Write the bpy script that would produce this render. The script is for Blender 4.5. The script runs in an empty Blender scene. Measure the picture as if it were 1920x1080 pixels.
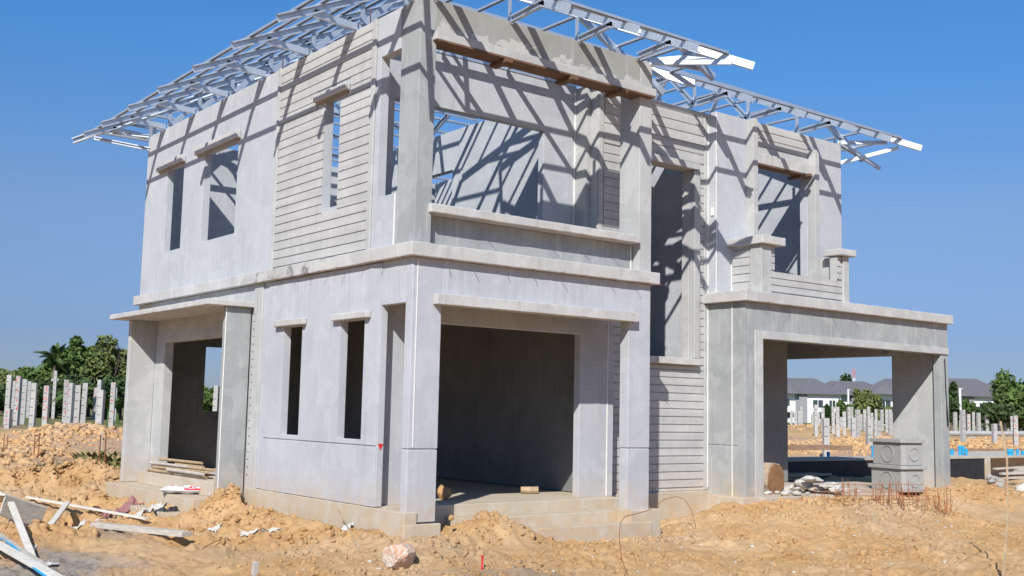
import bpy, bmesh, math, random
import numpy as np
from mathutils import Vector, Matrix
random.seed(7); rng = np.random.default_rng(7)
sc = bpy.context.scene
COL = sc.collection
R = math.radians

# ------------------------------------------------------------------ camera
CAM = np.array([-6.4985, -10.2510, 1.1682]); FPX = 2069.03
FW = np.array([0.60564408, 0.78800107, 0.11067773])
RT = np.array([0.79124121, -0.61113169, 0.02134013])
UP = np.array([-0.08445472, -0.07464825, 0.99362721])
cd = bpy.data.cameras.new('camera'); cam = bpy.data.objects.new('camera', cd); COL.objects.link(cam)
cd.sensor_width = 36; cd.lens = FPX/1920*36; cd.clip_start = .1; cd.clip_end = 3000
cam.matrix_world = Matrix(((RT[0], UP[0], -FW[0], CAM[0]), (RT[1], UP[1], -FW[1], CAM[1]), (RT[2], UP[2], -FW[2], CAM[2]), (0, 0, 0, 1)))
sc.camera = cam
sc.render.resolution_x = 1024; sc.render.resolution_y = 576

# ------------------------------------------------------------------ sky, sun, exposure
SD = Vector((1.16, 1.0, -1.18)).normalized()          # direction the sunlight travels
elev = math.asin(-SD.z); az = math.atan2(-SD.x, -SD.y)  # azimuth of the sun from +Y towards +X
w = bpy.data.worlds.new('World'); sc.world = w; w.use_nodes = True
nt = w.node_tree; bg = nt.nodes['Background']
sky = nt.nodes.new('ShaderNodeTexSky'); sky.sky_type = 'NISHITA'; sky.sun_disc = False
sky.sun_elevation = elev; sky.sun_rotation = az
sky.air_density = 1.0; sky.dust_density = 0.3; sky.ozone_density = 3.0; sky.altitude = 0
tc = nt.nodes.new('ShaderNodeTexCoord'); sx = nt.nodes.new('ShaderNodeSeparateXYZ'); nt.links.new(tc.outputs['Generated'], sx.inputs[0])
cr = nt.nodes.new('ShaderNodeValToRGB'); e = cr.color_ramp.elements          # clearer, bluer air than the sky model's default near the horizon
for _ in range(3): e.new(.5)
for i, (p_, c_) in enumerate(((0, (.32, .38, .62)), (.065, (.33, .40, .63)), (.17, (.54, .60, .75)), (.32, (.38, .78, 1.10)), (.8, (.50, .80, 1.05)))):
    e[i].position = p_; e[i].color = c_+(1,)
nt.links.new(sx.outputs[2], cr.inputs[0])
mx = nt.nodes.new('ShaderNodeMix'); mx.data_type = 'RGBA'; mx.blend_type = 'MULTIPLY'; mx.inputs[0].default_value = 1
nt.links.new(sky.outputs[0], mx.inputs[6]); nt.links.new(cr.outputs[0], mx.inputs[7])
nt.links.new(mx.outputs[2], bg.inputs[0]); bg.inputs[1].default_value = 0.10
sd = bpy.data.lights.new('sun', 'SUN'); so = bpy.data.objects.new('sun', sd); COL.objects.link(so)
sd.energy = 4.5; sd.angle = R(.53); sd.color = (1, .97, .925)
so.rotation_euler = SD.to_track_quat('-Z', 'Y').to_euler()
sc.view_settings.view_transform = 'Standard'; sc.view_settings.look = 'None'; sc.view_settings.gamma = 1
sc.view_settings.exposure = 0.35

# ------------------------------------------------------------------ helpers
def P(px, py, z):                                   # point on the level z seen at a place of the photograph
    d = FW + RT*(px-960)/FPX - UP*(py-540)/FPX
    t = (z-CAM[2])/d[2]
    return Vector(CAM+d*t)
def PD(px, py, dist):                               # point at a ground distance
    d = FW + RT*(px-960)/FPX - UP*(py-540)/FPX
    t = dist/math.hypot(d[0], d[1])
    return Vector(CAM+d*t)
def tag(o, label=None, cat=None, group=None, kind=None):
    if label: o['label'] = label
    if cat: o['category'] = cat
    if group: o['group'] = group
    if kind: o['kind'] = kind
    return o
def empty(name, loc=(0, 0, 0), rz=0):
    o = bpy.data.objects.new(name, None); COL.objects.link(o); o.location = loc; o.rotation_euler.z = rz
    o.empty_display_size = .1
    return o
class MB:
    def __init__(s): s.v = []; s.f = []
    def add(s, vs, fs):
        b = len(s.v); s.v += [tuple(v) for v in vs]; s.f += [tuple(b+i for i in f) for f in fs]; return s
    def box(s, x0, x1, y0, y1, z0, z1):
        return s.add([(x0, y0, z0), (x1, y0, z0), (x1, y1, z0), (x0, y1, z0), (x0, y0, z1), (x1, y0, z1), (x1, y1, z1), (x0, y1, z1)],
                     [(0, 3, 2, 1), (4, 5, 6, 7), (0, 1, 5, 4), (1, 2, 6, 5), (2, 3, 7, 6), (3, 0, 4, 7)])
    def bar(s, p, q, wd, h, up=(0, 0, 1), off=(0, 0)):
        p, q = Vector(p), Vector(q); d = (q-p).normalized(); up = Vector(up)
        if abs(d.dot(up)) > .98: up = Vector((1, 0, 0))
        a = d.cross(up).normalized(); u = a.cross(d).normalized()
        c = a*off[0]+u*off[1]; a = a*wd/2; u = u*h/2
        vs = [e+c+i*a+j*u for e in (p, q) for i, j in ((-1, -1), (1, -1), (1, 1), (-1, 1))]
        return s.add(vs, [(3, 2, 1, 0), (4, 5, 6, 7), (0, 1, 5, 4), (1, 2, 6, 5), (2, 3, 7, 6), (3, 0, 4, 7)])
    def chan(s, p, q, depth=.09, fl=.045, side=1, t=.004):          # a C channel: web and two flanges
        s.bar(p, q, t, depth, off=(0, 0))
        s.bar(p, q, fl, t, off=(side*(fl/2+t/2), depth/2-t/2)); s.bar(p, q, fl, t, off=(side*(fl/2+t/2), -depth/2+t/2))
        s.bar(p, q, t, .014, off=(side*fl, depth/2-.011)); s.bar(p, q, t, .014, off=(side*fl, -depth/2+.011))
        return s
    def cyl(s, p, q, r, r2=None, n=10, caps=True):
        p, q = Vector(p), Vector(q); r2 = r if r2 is None else r2; d = (q-p).normalized()
        a = d.orthogonal().normalized(); b = d.cross(a)
        vs = [e+(a*math.cos(2*math.pi*i/n)+b*math.sin(2*math.pi*i/n))*rr for e, rr in ((p, r), (q, r2)) for i in range(n)]
        fs = [(i, (i+1) % n, n+(i+1) % n, n+i) for i in range(n)]
        if caps: fs += [tuple(range(n))[::-1], tuple(range(n, 2*n))]
        return s.add(vs, fs)
    def tube(s, pts, r, n=6):
        pts = [Vector(p) for p in pts]; rings = []
        for i, p in enumerate(pts):
            d = (pts[min(i+1, len(pts)-1)]-pts[max(i-1, 0)]).normalized()
            a = d.orthogonal().normalized() if i == 0 else (rings[-1][1]-d*rings[-1][1].dot(d)).normalized()
            rings.append((p, a, d.cross(a)))
        vs = [p+(a*math.cos(2*math.pi*k/n)+b*math.sin(2*math.pi*k/n))*r for p, a, b in rings for k in range(n)]
        fs = [(i*n+k, i*n+(k+1) % n, (i+1)*n+(k+1) % n, (i+1)*n+k) for i in range(len(pts)-1) for k in range(n)]
        fs += [tuple(range(n))[::-1], tuple(range((len(pts)-1)*n, len(pts)*n))]
        return s.add(vs, fs)
    def build(s, name, mat, parent=None, bevel=0, smooth=False, keep=False):
        me = bpy.data.meshes.new(name); me.from_pydata(s.v, [], s.f)
        if not keep:
            bm = bmesh.new(); bm.from_mesh(me); bmesh.ops.recalc_face_normals(bm, faces=bm.faces); bm.to_mesh(me); bm.free()
        me.materials.append(mat)
        if smooth: me.shade_smooth()
        o = bpy.data.objects.new(name, me); COL.objects.link(o)
        if parent: o.parent = parent
        if bevel:
            m = o.modifiers.new('bevel', 'BEVEL'); m.width = bevel; m.segments = 2; m.limit_method = 'ANGLE'; m.angle_limit = R(40)
        return o
def npmesh(name, V, F, mat, smooth=False, parent=None):              # V (n,3), F (m,k)
    V = np.asarray(V, np.float32); F = np.asarray(F, np.int32); k = F.shape[1]
    me = bpy.data.meshes.new(name); me.vertices.add(len(V)); me.vertices.foreach_set('co', V.ravel())
    me.loops.add(F.size); me.loops.foreach_set('vertex_index', F.ravel())
    me.polygons.add(len(F)); me.polygons.foreach_set('loop_start', np.arange(0, F.size, k, dtype=np.int32))
    me.update(calc_edges=True)
    me.materials.append(mat)
    if smooth: me.shade_smooth()
    o = bpy.data.objects.new(name, me); COL.objects.link(o)
    if parent: o.parent = parent
    return o

# value noise for the terrain
def _h(ix, iy, s):
    n = (ix.astype(np.int64)*374761393 + iy.astype(np.int64)*668265263 + s*974711) & 0xffffffff
    n = ((n ^ (n >> 13))*1274126177) & 0xffffffff
    return ((n ^ (n >> 16)) & 0xffff)/65535.0
def vn(x, y, s=0):
    ix = np.floor(x); iy = np.floor(y); fx = x-ix; fy = y-iy
    fx = fx*fx*fx*(fx*(fx*6-15)+10); fy = fy*fy*fy*(fy*(fy*6-15)+10)
    a = _h(ix, iy, s); b = _h(ix+1, iy, s); c = _h(ix, iy+1, s); d = _h(ix+1, iy+1, s)
    return (a*(1-fx)+b*fx)*(1-fy)+(c*(1-fx)+d*fx)*fy
def fbm(x, y, s=0, o=4):
    r = 0; a = .5; t = 0
    for i in range(o):
        r = r+a*vn(x+i*17.3, y-i*9.1, s+i); t += a; a *= .5; x, y = x*1.93+y*.31, y*1.93-x*.31
    return r/t
def bil(x, y, s=0, o=3):                               # rounded clumps
    r = 0; a = .5; t = 0
    for i in range(o):
        r = r+a*(1-np.abs(2*vn(x+i*7.7, y+i*3.1, s+i)-1)); t += a; a *= .5; x, y = x*2.07-y*.4, y*2.07+x*.4
    return r/t
def ss(a, b, x):
    t = np.clip((x-a)/(b-a), 0, 1); return t*t*(3-2*t)

# ------------------------------------------------------------------ materials
def newmat(name, rough=.8, metal=0):
    m = bpy.data.materials.new(name); m.use_nodes = True; b = m.node_tree.nodes['Principled BSDF']
    b.inputs['Roughness'].default_value = rough; b.inputs['Metallic'].default_value = metal
    return m, m.node_tree, b
class NT:
    def __init__(s, nt): s.t = nt; s.pos = s.n('ShaderNodeNewGeometry').outputs['Position']
    def n(s, typ, **kw):
        x = s.t.nodes.new(typ)
        for k, v in kw.items(): setattr(x, k, v)
        return x
    def l(s, a, b): s.t.links.new(a, b)
    def noise(s, scale, detail=4, stretch=(1, 1, 1), rough=.55, vec=None, dist=0):
        m = s.n('ShaderNodeMapping'); m.inputs['Scale'].default_value = stretch; s.l(vec or s.pos, m.inputs[0])
        x = s.n('ShaderNodeTexNoise'); x.inputs['Scale'].default_value = scale; x.inputs['Detail'].default_value = detail
        x.inputs['Roughness'].default_value = rough; x.inputs['Distortion'].default_value = dist; s.l(m.outputs[0], x.inputs['Vector']); return x.outputs['Fac']
    def ramp(s, f, stops):
        r = s.n('ShaderNodeValToRGB'); e = r.color_ramp.elements
        while len(e) < len(stops): e.new(.5)
        for i, (p, c) in enumerate(stops):
            e[i].position = p; e[i].color = tuple(c)+(1,) if hasattr(c, '__len__') else (c, c, c, 1)
        s.l(f, r.inputs[0]); return r.outputs[0]
    def mix(s, f, a, b, mode='MIX'):
        x = s.n('ShaderNodeMix', data_type='RGBA', blend_type=mode)
        for i, v in ((0, f), (6, a), (7, b)):
            if isinstance(v, (int, float)): x.inputs[i].default_value = v
            elif isinstance(v, tuple): x.inputs[i].default_value = v+(1,)
            else: s.l(v, x.inputs[i])
        return x.outputs[2]
    def bump(s, h, dist, strength=1, nrm=None):
        b = s.n('ShaderNodeBump'); b.inputs['Distance'].default_value = dist; b.inputs['Strength'].default_value = strength
        s.l(h, b.inputs['Height'])
        if nrm: s.l(nrm, b.inputs['Normal'])
        return b.outputs[0]
def concrete(name, base, alt, streak=.35, blotch=.5, dark=(.20, .20, .19), mud=True, seed=0, band=0, stain=False):
    m, t, b = newmat(name, .88); N = NT(t)
    big = N.ramp(N.noise(.9+seed*.13, 5, rough=.6, dist=.6), [(.36, 0.), (.66, 1.)])
    c = N.mix(big, base, alt)
    pat = N.ramp(N.noise(2.3, 4, rough=.45, dist=1.2), [(.53, 0.), (.57, 1.)])            # smeared render patches
    m1 = N.n('ShaderNodeMath', operation='MULTIPLY'); N.l(pat, m1.inputs[0]); m1.inputs[1].default_value = blotch*.5
    c = N.mix(m1.outputs[0], c, tuple(min(1, v*1.13) for v in base))
    st = N.ramp(N.noise(11, 3, (1, 1, .07), .7), [(.55, 0.), (.8, 1.)])                       # vertical runs
    gate = N.ramp(N.noise(1.4, 3, (1, 1, .6)), [(.42, 0.), (.62, 1.)])
    m2 = N.n('ShaderNodeMath', operation='MULTIPLY'); N.l(st, m2.inputs[0]); N.l(gate, m2.inputs[1])
    m3 = N.n('ShaderNodeMath', operation='MULTIPLY'); N.l(m2.outputs[0], m3.inputs[0]); m3.inputs[1].default_value = streak
    c = N.mix(m3.outputs[0], c, dark)
    st2 = N.ramp(N.noise(17, 2, (1, 1, .05), .7, dist=.2), [(.62, 0.), (.72, 1.)])
    m4 = N.n('ShaderNodeMath', operation='MULTIPLY'); N.l(st2, m4.inputs[0]); m4.inputs[1].default_value = streak*.8
    c = N.mix(m4.outputs[0], c, (.60, .59, .56))
    st3 = N.ramp(N.noise(5, 5, (1, 1, .12), .65, dist=.3), [(.45, 0.), (.75, .3)]); c = N.mix(st3, c, tuple(v*.9 for v in alt))
    if seed == 3:                                      # every cast board has its own tone
        bt = N.ramp(N.noise(1, 1, (.35, .35, 8.7), .3), [(.35, .40), (.65, .60)]); c = N.mix(.28, c, bt, 'OVERLAY')
    if mud:                                            # runs of dirt and cement milk below the two ledges
        sz = N.n('ShaderNodeSeparateXYZ'); N.l(N.pos, sz.inputs[0]); tot = None
        for top, ln in ((2.86, .95), (3.38, .42)):
            ma = N.n('ShaderNodeMapRange'); ma.inputs[1].default_value = top-ln; ma.inputs[2].default_value = top; N.l(sz.outputs[2], ma.inputs[0])
            lt = N.n('ShaderNodeMath', operation='LESS_THAN'); N.l(sz.outputs[2], lt.inputs[0]); lt.inputs[1].default_value = top
            pr = N.n('ShaderNodeMath', operation='MULTIPLY'); N.l(ma.outputs[0], pr.inputs[0]); N.l(lt.outputs[0], pr.inputs[1])
            if tot: ad = N.n('ShaderNodeMath', operation='MAXIMUM'); N.l(tot, ad.inputs[0]); N.l(pr.outputs[0], ad.inputs[1]); tot = ad.outputs[0]
            else: tot = pr.outputs[0]
        for sc_, lo, colr, k in ((13, .50, (.25, .25, .245), .26), (19, .56, (.62, .62, .60), .5)):
            dr = N.ramp(N.noise(sc_, 3, (1, 1, .03), .75, dist=.1), [(lo, 0.), (lo+.14, 1.)])
            q = N.n('ShaderNodeMath', operation='MULTIPLY'); N.l(dr, q.inputs[0]); N.l(tot, q.inputs[1])
            q2_ = N.n('ShaderNodeMath', operation='MULTIPLY'); N.l(q.outputs[0], q2_.inputs[0]); q2_.inputs[1].default_value = k
            c = N.mix(q2_.outputs[0], c, colr)
    spots = N.ramp(N.noise(26, 2, rough=.5), [(.69, 0.), (.74, 1.)])
    m5 = N.n('ShaderNodeMath', operation='MULTIPLY'); N.l(spots, m5.inputs[0]); m5.inputs[1].default_value = .35
    c = N.mix(m5.outputs[0], c, dark)
    if band:                                           # pale render smeared over the lower part of the beam
        sx0 = N.n('ShaderNodeSeparateXYZ'); N.l(N.pos, sx0.inputs[0]); ad = N.n('ShaderNodeMath', operation='MULTIPLY_ADD')
        N.l(N.noise(1.9, 5, rough=.6, dist=1.4), ad.inputs[0]); ad.inputs[1].default_value = -.9; N.l(sx0.outputs[2], ad.inputs[2])
        mb = N.n('ShaderNodeMapRange'); mb.inputs[1].default_value = band-.43; mb.inputs[2].default_value = band-.46; N.l(ad.outputs[0], mb.inputs[0])
        c = N.mix(mb.outputs[0], c, (.47, .455, .42))
    if stain:                                          # black mould run over a stretch of the ledge
        sx0 = N.n('ShaderNodeSeparateXYZ'); N.l(N.pos, sx0.inputs[0]); gg = N.ramp(N.noise(2.8, 6, (1, 1, 1.6), .7, dist=.8), [(.52, 0.), (.62, .8)])
        mb = N.n('ShaderNodeMapRange'); mb.inputs[1].default_value = 1.5; mb.inputs[2].default_value = 2.3; N.l(sx0.outputs[1], mb.inputs[0])
        mc = N.n('ShaderNodeMapRange'); mc.inputs[1].default_value = 5.0; mc.inputs[2].default_value = 3.8; N.l(sx0.outputs[1], mc.inputs[0])
        q1 = N.n('ShaderNodeMath', operation='MULTIPLY'); N.l(mb.outputs[0], q1.inputs[0]); N.l(mc.outputs[0], q1.inputs[1])
        q2 = N.n('ShaderNodeMath', operation='MULTIPLY'); N.l(q1.outputs[0], q2.inputs[0]); N.l(gg, q2.inputs[1])
        c = N.mix(q2.outputs[0], c, (.13, .13, .14))
    fine = N.noise(60, 4, rough=.7)
    c = N.mix(.12, c, N.ramp(fine, [(.3, .25), (.7, .75)]), 'OVERLAY')
    if mud:                                            # clay splashed on the lowest part
        sx = N.n('ShaderNodeSeparateXYZ'); N.l(N.pos, sx.inputs[0])
        mr = N.n('ShaderNodeMapRange'); mr.inputs[1].default_value = .42; mr.inputs[2].default_value = -.22; N.l(sx.outputs[2], mr.inputs[0])
        nz = N.n('ShaderNodeMath', operation='MULTIPLY'); N.l(mr.outputs[0], nz.inputs[0]); N.l(N.ramp(N.noise(5, 5, rough=.7), [(.3, 0.), (.7, 1.)]), nz.inputs[1])
        c = N.mix(nz.outputs[0], c, (.50, .35, .20))
    N.l(c, b.inputs['Base Color'])
    n1 = N.bump(N.noise(3.2, 4, rough=.5), .012, .5)
    N.l(N.bump(fine, .0025, .5, n1), b.inputs['Normal'])
    return m
M = {}
M['precast'] = concrete('pale_precast_concrete', (.46, .475, .495), (.405, .42, .445), .32, .6)
M['render'] = concrete('warm_grey_render', (.455, .455, .44), (.385, .39, .38), .34, .9, seed=1)
M['trowel'] = concrete('dark_trowelled_concrete', (.35, .365, .36), (.27, .285, .285), .42, .9, seed=2)
M['siding'] = concrete('grooved_board_concrete', (.475, .47, .455), (.42, .415, .405), .35, .6, seed=3)
M['ledge'] = concrete('cast_ledge_concrete', (.50, .49, .47), (.43, .42, .405), .6, .9, dark=(.12, .115, .115), seed=4)
M['beam'] = concrete('beam_concrete', (.325, .325, .30), (.27, .27, .25), .35, .5, seed=2.5, band=5.53)
M['stained'] = concrete('stained_ledge_concrete', (.50, .49, .47), (.43, .42, .405), .6, .9, dark=(.12, .115, .115), seed=4, stain=True)
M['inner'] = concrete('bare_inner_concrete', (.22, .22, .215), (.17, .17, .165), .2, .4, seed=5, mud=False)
M['footing'] = concrete('cream_footing_concrete', (.50, .46, .39), (.43, .38, .30), .5, .7, dark=(.30, .24, .17), seed=6)
M['pile'] = concrete('pile_concrete', (.42, .41, .39), (.34, .335, .32), .3, .4, mud=False)
def simple(name, col, rough=.7, metal=0, var=.25, scale=6, stretch=(1, 1, 1), bump=.003, obj=False):
    m, t, b = newmat(name, rough, metal); N = NT(t)
    v = None
    if obj: v = N.n('ShaderNodeTexCoord').outputs['Object']
    f = N.noise(scale, 5, stretch, .65, vec=v)
    c = N.ramp(f, [(.25, tuple(x*(1-var) for x in col)), (.75, tuple(min(1, x*(1+var)) for x in col))])
    N.l(c, b.inputs['Base Color'])
    if bump: N.l(N.bump(N.noise(scale*5, 3, stretch, .7, vec=v), bump, .6), b.inputs['Normal'])
    return m
M['steel'] = simple('galvanised_steel', (.56, .62, .70), .45, .6, .12, 3, bump=0)
M['steel2'] = simple('galvanised_batten', (.50, .56, .64), .48, .6, .12, 3, bump=0)
M['bead'] = simple('white_corner_bead', (.78, .77, .72), .6, 0, .1, 9, bump=0)
M['rustbright'] = simple('orange_rusty_steel', (.34, .125, .05), .85, .1, .4, 25)
M['rust'] = simple('rusty_steel', (.23, .09, .04), .8, .2, .4, 25)
M['ply'] = simple('brown_formwork_ply', (.15, .085, .05), .8, 0, .4, 5, (1, 4, 4))
M['wood'] = simple('weathered_grey_wood', (.46, .42, .36), .85, 0, .3, 7, (1, 1, 6), .004)
M['palewood'] = simple('pale_sawn_wood', (.62, .58, .50), .85, 0, .2, 8, (1, 1, 5), .003)
M['bamboo'] = simple('dry_bamboo', (.40, .29, .17), .7, 0, .35, 12)
M['boardbrown'] = simple('brown_formwork_board', (.26, .17, .11), .85, 0, .35, 4)
M['boardgrey'] = simple('grey_brown_board', (.30, .25, .20), .85, 0, .3, 4)
M['bark'] = simple('log_bark', (.42, .33, .24), .9, 0, .3, 14, bump=.01)
M['endgrain'] = simple('log_end_grain', (.26, .13, .055), .9, 0, .35, 9, bump=.008)
M['black'] = simple('black_bitumen_coat', (.018, .019, .024), .6, 0, .6, 5)
M['pvc'] = simple('blue_pvc', (.02, .33, .62), .4, 0, .1, 9, bump=0)
M['red'] = simple('red_paint', (.62, .025, .03), .6, 0, .2, 14, bump=0)
M['mastred'] = simple('faded_red_paint', (.55, .25, .25), .6, 0, .1, 3, bump=0)
M['white'] = simple('white_woven_plastic', (.60, .59, .58), .7, 0, .15, 20, bump=.004)
M['pinkish'] = simple('pale_pink_sheet', (.50, .40, .36), .9, 0, .15, 12)
M['cloth'] = simple('faded_maroon_cloth', (.27, .13, .125), .9, 0, .3, 15)
M['dirtywhite'] = simple('dirty_white_plaster', (.50, .47, .42), .9, 0, .3, 11, bump=.012)
M['boxgrey'] = simple('grey_cement_casting', (.33, .325, .31), .9, 0, .12, 14)
M['darkhole'] = simple('dark_gap', (.02, .02, .02), .9, 0, .2, 5, bump=0)
M['leaf'] = simple('mixed_foliage', (.085, .135, .035), .75, 0, .6, .9, bump=0)
M['leaf2'] = simple('olive_foliage', (.12, .15, .045), .75, 0, .5, .9, bump=0)
M['leafdark'] = simple('dark_foliage', (.055, .09, .032), .75, 0, .5, .9, bump=0)
M['palm'] = simple('palm_green', (.075, .12, .035), .6, 0, .4, 2, bump=0)
M['trunk'] = simple('tree_trunk', (.14, .11, .08), .9, 0, .3, 6)
M['grass'] = simple('dry_grass', (.24, .22, .09), .9, 0, .4, 2, bump=0)
M['rooftile'] = simple('grey_roof_tiles', (.12, .115, .125), .8, 0, .12, 1.2, bump=0)
M['housewall'] = simple('white_house_paint', (.74, .74, .72), .8, 0, .05, .6, bump=0)
M['housegrey'] = simple('grey_house_paint', (.24, .24, .25), .8, 0, .06, .6, bump=0)
M['glass'] = simple('dark_window_glass', (.04, .055, .06), .15, 0, .2, 1, bump=0)
for k in ('leaf', 'leaf2', 'leafdark', 'palm', 'grass'):
    b = M[k].node_tree.nodes['Principled BSDF']; b.inputs['Specular IOR Level'].default_value = .25
def rockmat():
    m, t, b = newmat('pink_white_rock', .85); N = NT(t)
    c = N.ramp(N.noise(7, 5, rough=.6, dist=1.), [(.36, (.62, .55, .47)), (.5, (.60, .43, .33)), (.6, (.58, .25, .13)), (.7, (.60, .50, .40))])
    N.l(c, b.inputs['Base Color']); N.l(N.bump(N.noise(18, 6, rough=.7), .02, .8), b.inputs['Normal']); return m
M['rock'] = rockmat()

# ------------------------------------------------------------------ ground
BUMPS = []      # (x, y, rx, ry, h)
def bump_at(px, py, z, rx, ry, h):
    p = P(px, py, z); BUMPS.append((p.x, p.y, rx, ry, h))
bump_at(905, 972, -.3, .65, .45, .25)
bump_at(860, 985, -.3, .45, .35, .12)
bump_at(620, 985, -.3, .22, .22, .16)
bump_at(745, 1000, -.3, .35, .3, .14)
bump_at(1345, 958, -.2, .5, .3, .10)
bump_at(1810, 958, -.3, 1.0, .5, .17)
bump_at(1700, 975, -.3, 1.2, .5, .10)
bump_at(425, 965, -.3, .30, .25, .26)
bump_at(455, 985, -.3, .4, .3, .12)
for px in (15, 60, 105, 150, 190): bump_at(px, 915+random.uniform(-6, 6), -.35, .45, .6, .20)
bump_at(170, 905, -.35, .5, 1.0, .16)
bump_at(20, 870, -.35, 1.1, 2., .16)
bump_at(135, 880, -.38, 1.3, 3.4, .14)
bump_at(122, 824, -.3, 2.0, 2.6, .48); bump_at(60, 830, -.3, 2.0, 2.6, .20); bump_at(10, 838, -.3, 1.8, 3., .20); bump_at(205, 828, -.3, 2.0, 2.6, .22)
bump_at(50, 1010, -.38, .7, 1.0, .10)
for px, py, rx, h in ((1610, 830, 3., .8), (1660, 832, 3., .7), (1720, 836, 3., .6), (1800, 834, 3., .6), (1850, 832, 2.5, .7), (1910, 830, 3., .9), (1480, 830, 3, .8), (1505, 838, 3., .8), (1545, 842, 3, .5), (1590, 840, 3, .7), (1830, 838, 3, .7), (1870, 842, 4, .8), (1900, 850, 2.5, .6), (1520, 815, 4, 1.1)):
    bump_at(px, py, -.2, rx, 2.4, h*.42)
def ground_z(x, y):
    x = np.asarray(x, float); y = np.asarray(y, float)
    dist = np.hypot(x-CAM[0], y-CAM[1])
    z = -.40+.0*x
    z = z+.17*ss(-1.6, -.1, x)*ss(-2.2, -.2, y)*(1-ss(10, 14, y))+.09*ss(-.75, -.1, x)*ss(-.9, -.1, y)*(1-ss(3.6, 4.4, y))*(1-ss(.9, 1.5, x))-.09*ss(1.5, 2.1, x)*(1-ss(3.9, 4.6, x))*ss(-1.2, -.3, y)       # rises to the walls
    z = z+.12*ss(3.5, 6.5, x)*ss(-3., 0, y)*(1-ss(14, 20, x))
    az_ = np.arctan2(x-CAM[0], y-CAM[1])
    z = z+.22*ss(35, 62, dist)*(1-ss(.35, .6, az_))
    z = z+.58*ss(62, 100, dist)*ss(.6, .8, az_)
    inhouse = ss(-.35, .0, x)*(1-ss(11.3, 11.7, x))*ss(.3, .7, y)*(1-ss(8.6, 9.2, y))
    nearw = 1-ss(30, 60, dist)
    clod = bil(x*1.7, y*1.7, 3, 4)**2
    left = 1-ss(-1.2, 1.2, x-.0*y)
    amp = .085+.14*left*ss(2., 7., y)*(1-ss(13, 20, y))+.04*ss(-1.5, .3, y)
    rough = (fbm(x*.45, y*.45, 11, 3)-.5)*.20+(clod-.45)*amp*(1-inhouse)+((fbm(x*5, y*5, 20, 4)-.5)*.07+(bil(x*9, y*9, 31, 3)-.5)*.06)*(.35+1.1*ss(.42, .62, fbm(x*.7, y*.7, 90, 3)))-.03*np.clip(bil(x*2.3, y*2.3, 71, 4)-.70, 0, 1)*5
    z = z+rough*nearw*(1-.9*inhouse)+(fbm(x*.05, y*.05, 5, 3)-.5)*.3*(1-nearw)
    for bx, by, rx, ry, h in BUMPS:
        g = np.exp(-((x-bx)/rx)**2-((y-by)/ry)**2)
        z = z+h*g*(.55+.9*bil(x*2.6, y*2.6, 40, 3)*(1-.5*(dist > 30)))
    z = np.where(inhouse > .5, np.minimum(z, -.33), z)
    for bx, by, rx, ry, h in ((1.15, .10, .70, .55, .26), (1.6, .35, .50, .35, .17), (.95, -.2, .6, .35, .12)):     # clay heaped on the porch steps
        g = np.exp(-((x-bx)/rx)**2-((y-by)/ry)**2)
        z = np.where(g > .03, np.maximum(z, -.42+h*1.5*g*(.75+.5*bil(x*4, y*4, 60, 3))), z)
    return z
def gz(p, dz=0): return float(ground_z(p[0], p[1]))+dz
def axis(lo, hi, fa, fb, step, grow=1.10):
    a = list(np.arange(fa, fb, step)); s = step; x = fb
    while x < hi: a.append(x); s *= grow; x += s
    a.append(hi); s = step; x = fa; b = []
    while x > lo: s *= grow; x -= s; b.append(max(x, lo))
    return np.array(sorted(set(b))+a) if b else np.array(a)
xs = axis(-900, 1400, -4.2, 8.6, .024, 1.04); ys = axis(-60, 1500, -4.4, 6.0, .024, 1.04)
XX, YY = np.meshgrid(xs, ys); ZZ = ground_z(XX, YY)
nx, ny = len(xs), len(ys)
idx = np.arange(nx*ny).reshape(ny, nx)
F = np.stack([idx[:-1, :-1], idx[:-1, 1:], idx[1:, 1:], idx[1:, :-1]], -1).reshape(-1, 4)
def groundmat():
    m, t, b = newmat('orange_clay_ground', .95); N = NT(t)
    b.inputs['Specular IOR Level'].default_value = .15
    c = N.ramp(N.noise(1.1, 6, rough=.65), [(.3, (.50, .285, .115)), (.5, (.585, .36, .17)), (.7, (.655, .445, .25))])
    c = N.mix(N.ramp(N.noise(.42, 3), [(.5, 0.), (.68, .45)]), c, (.54, .42, .29))
    c = N.mix(N.ramp(N.noise(5, 6, rough=.75), [(.56, 0.), (.70, .45)]), c, (.46, .25, .10))
    c = N.mix(N.ramp(N.noise(13, 6, rough=.8, dist=.8), [(.60, 0.), (.70, .55)]), c, (.33, .18, .075))
    c = N.mix(N.ramp(N.noise(26, 3, rough=.6), [(.66, 0.), (.72, .6)]), c, (.60, .52, .41))
    a = N.n('ShaderNodeAttribute', attribute_name='zone'); s = N.n('ShaderNodeSeparateColor'); N.l(a.outputs['Color'], s.inputs[0])
    grav = N.ramp(N.noise(38, 3, rough=.8), [(.35, (.20, .185, .17)), (.65, (.38, .35, .31))])
    c = N.mix(s.outputs[0], c, grav)
    mud = N.ramp(N.noise(3, 5, rough=.7), [(.3, (.36, .23, .15)), (.7, (.50, .34, .23))])
    c = N.mix(s.outputs[1], c, mud)
    gr = N.ramp(N.noise(.25, 6, rough=.75), [(.32, (.30, .21, .10)), (.48, (.17, .17, .06)), (.7, (.10, .13, .035))])
    c = N.mix(s.outputs[2], c, gr)
    N.l(c, b.inputs['Base Color'])
    n1 = N.bump(N.noise(11, 10, rough=.8), .040, .8)
    N.l(N.bump(N.noise(60, 4, rough=.75), .014, .9, n1), b.inputs['Normal'])
    return m
M['ground'] = groundmat()
g = npmesh('ground', np.stack([XX, YY, ZZ], -1).reshape(-1, 3), F, M['ground'], smooth=True); tag(g, kind='structure')
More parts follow.
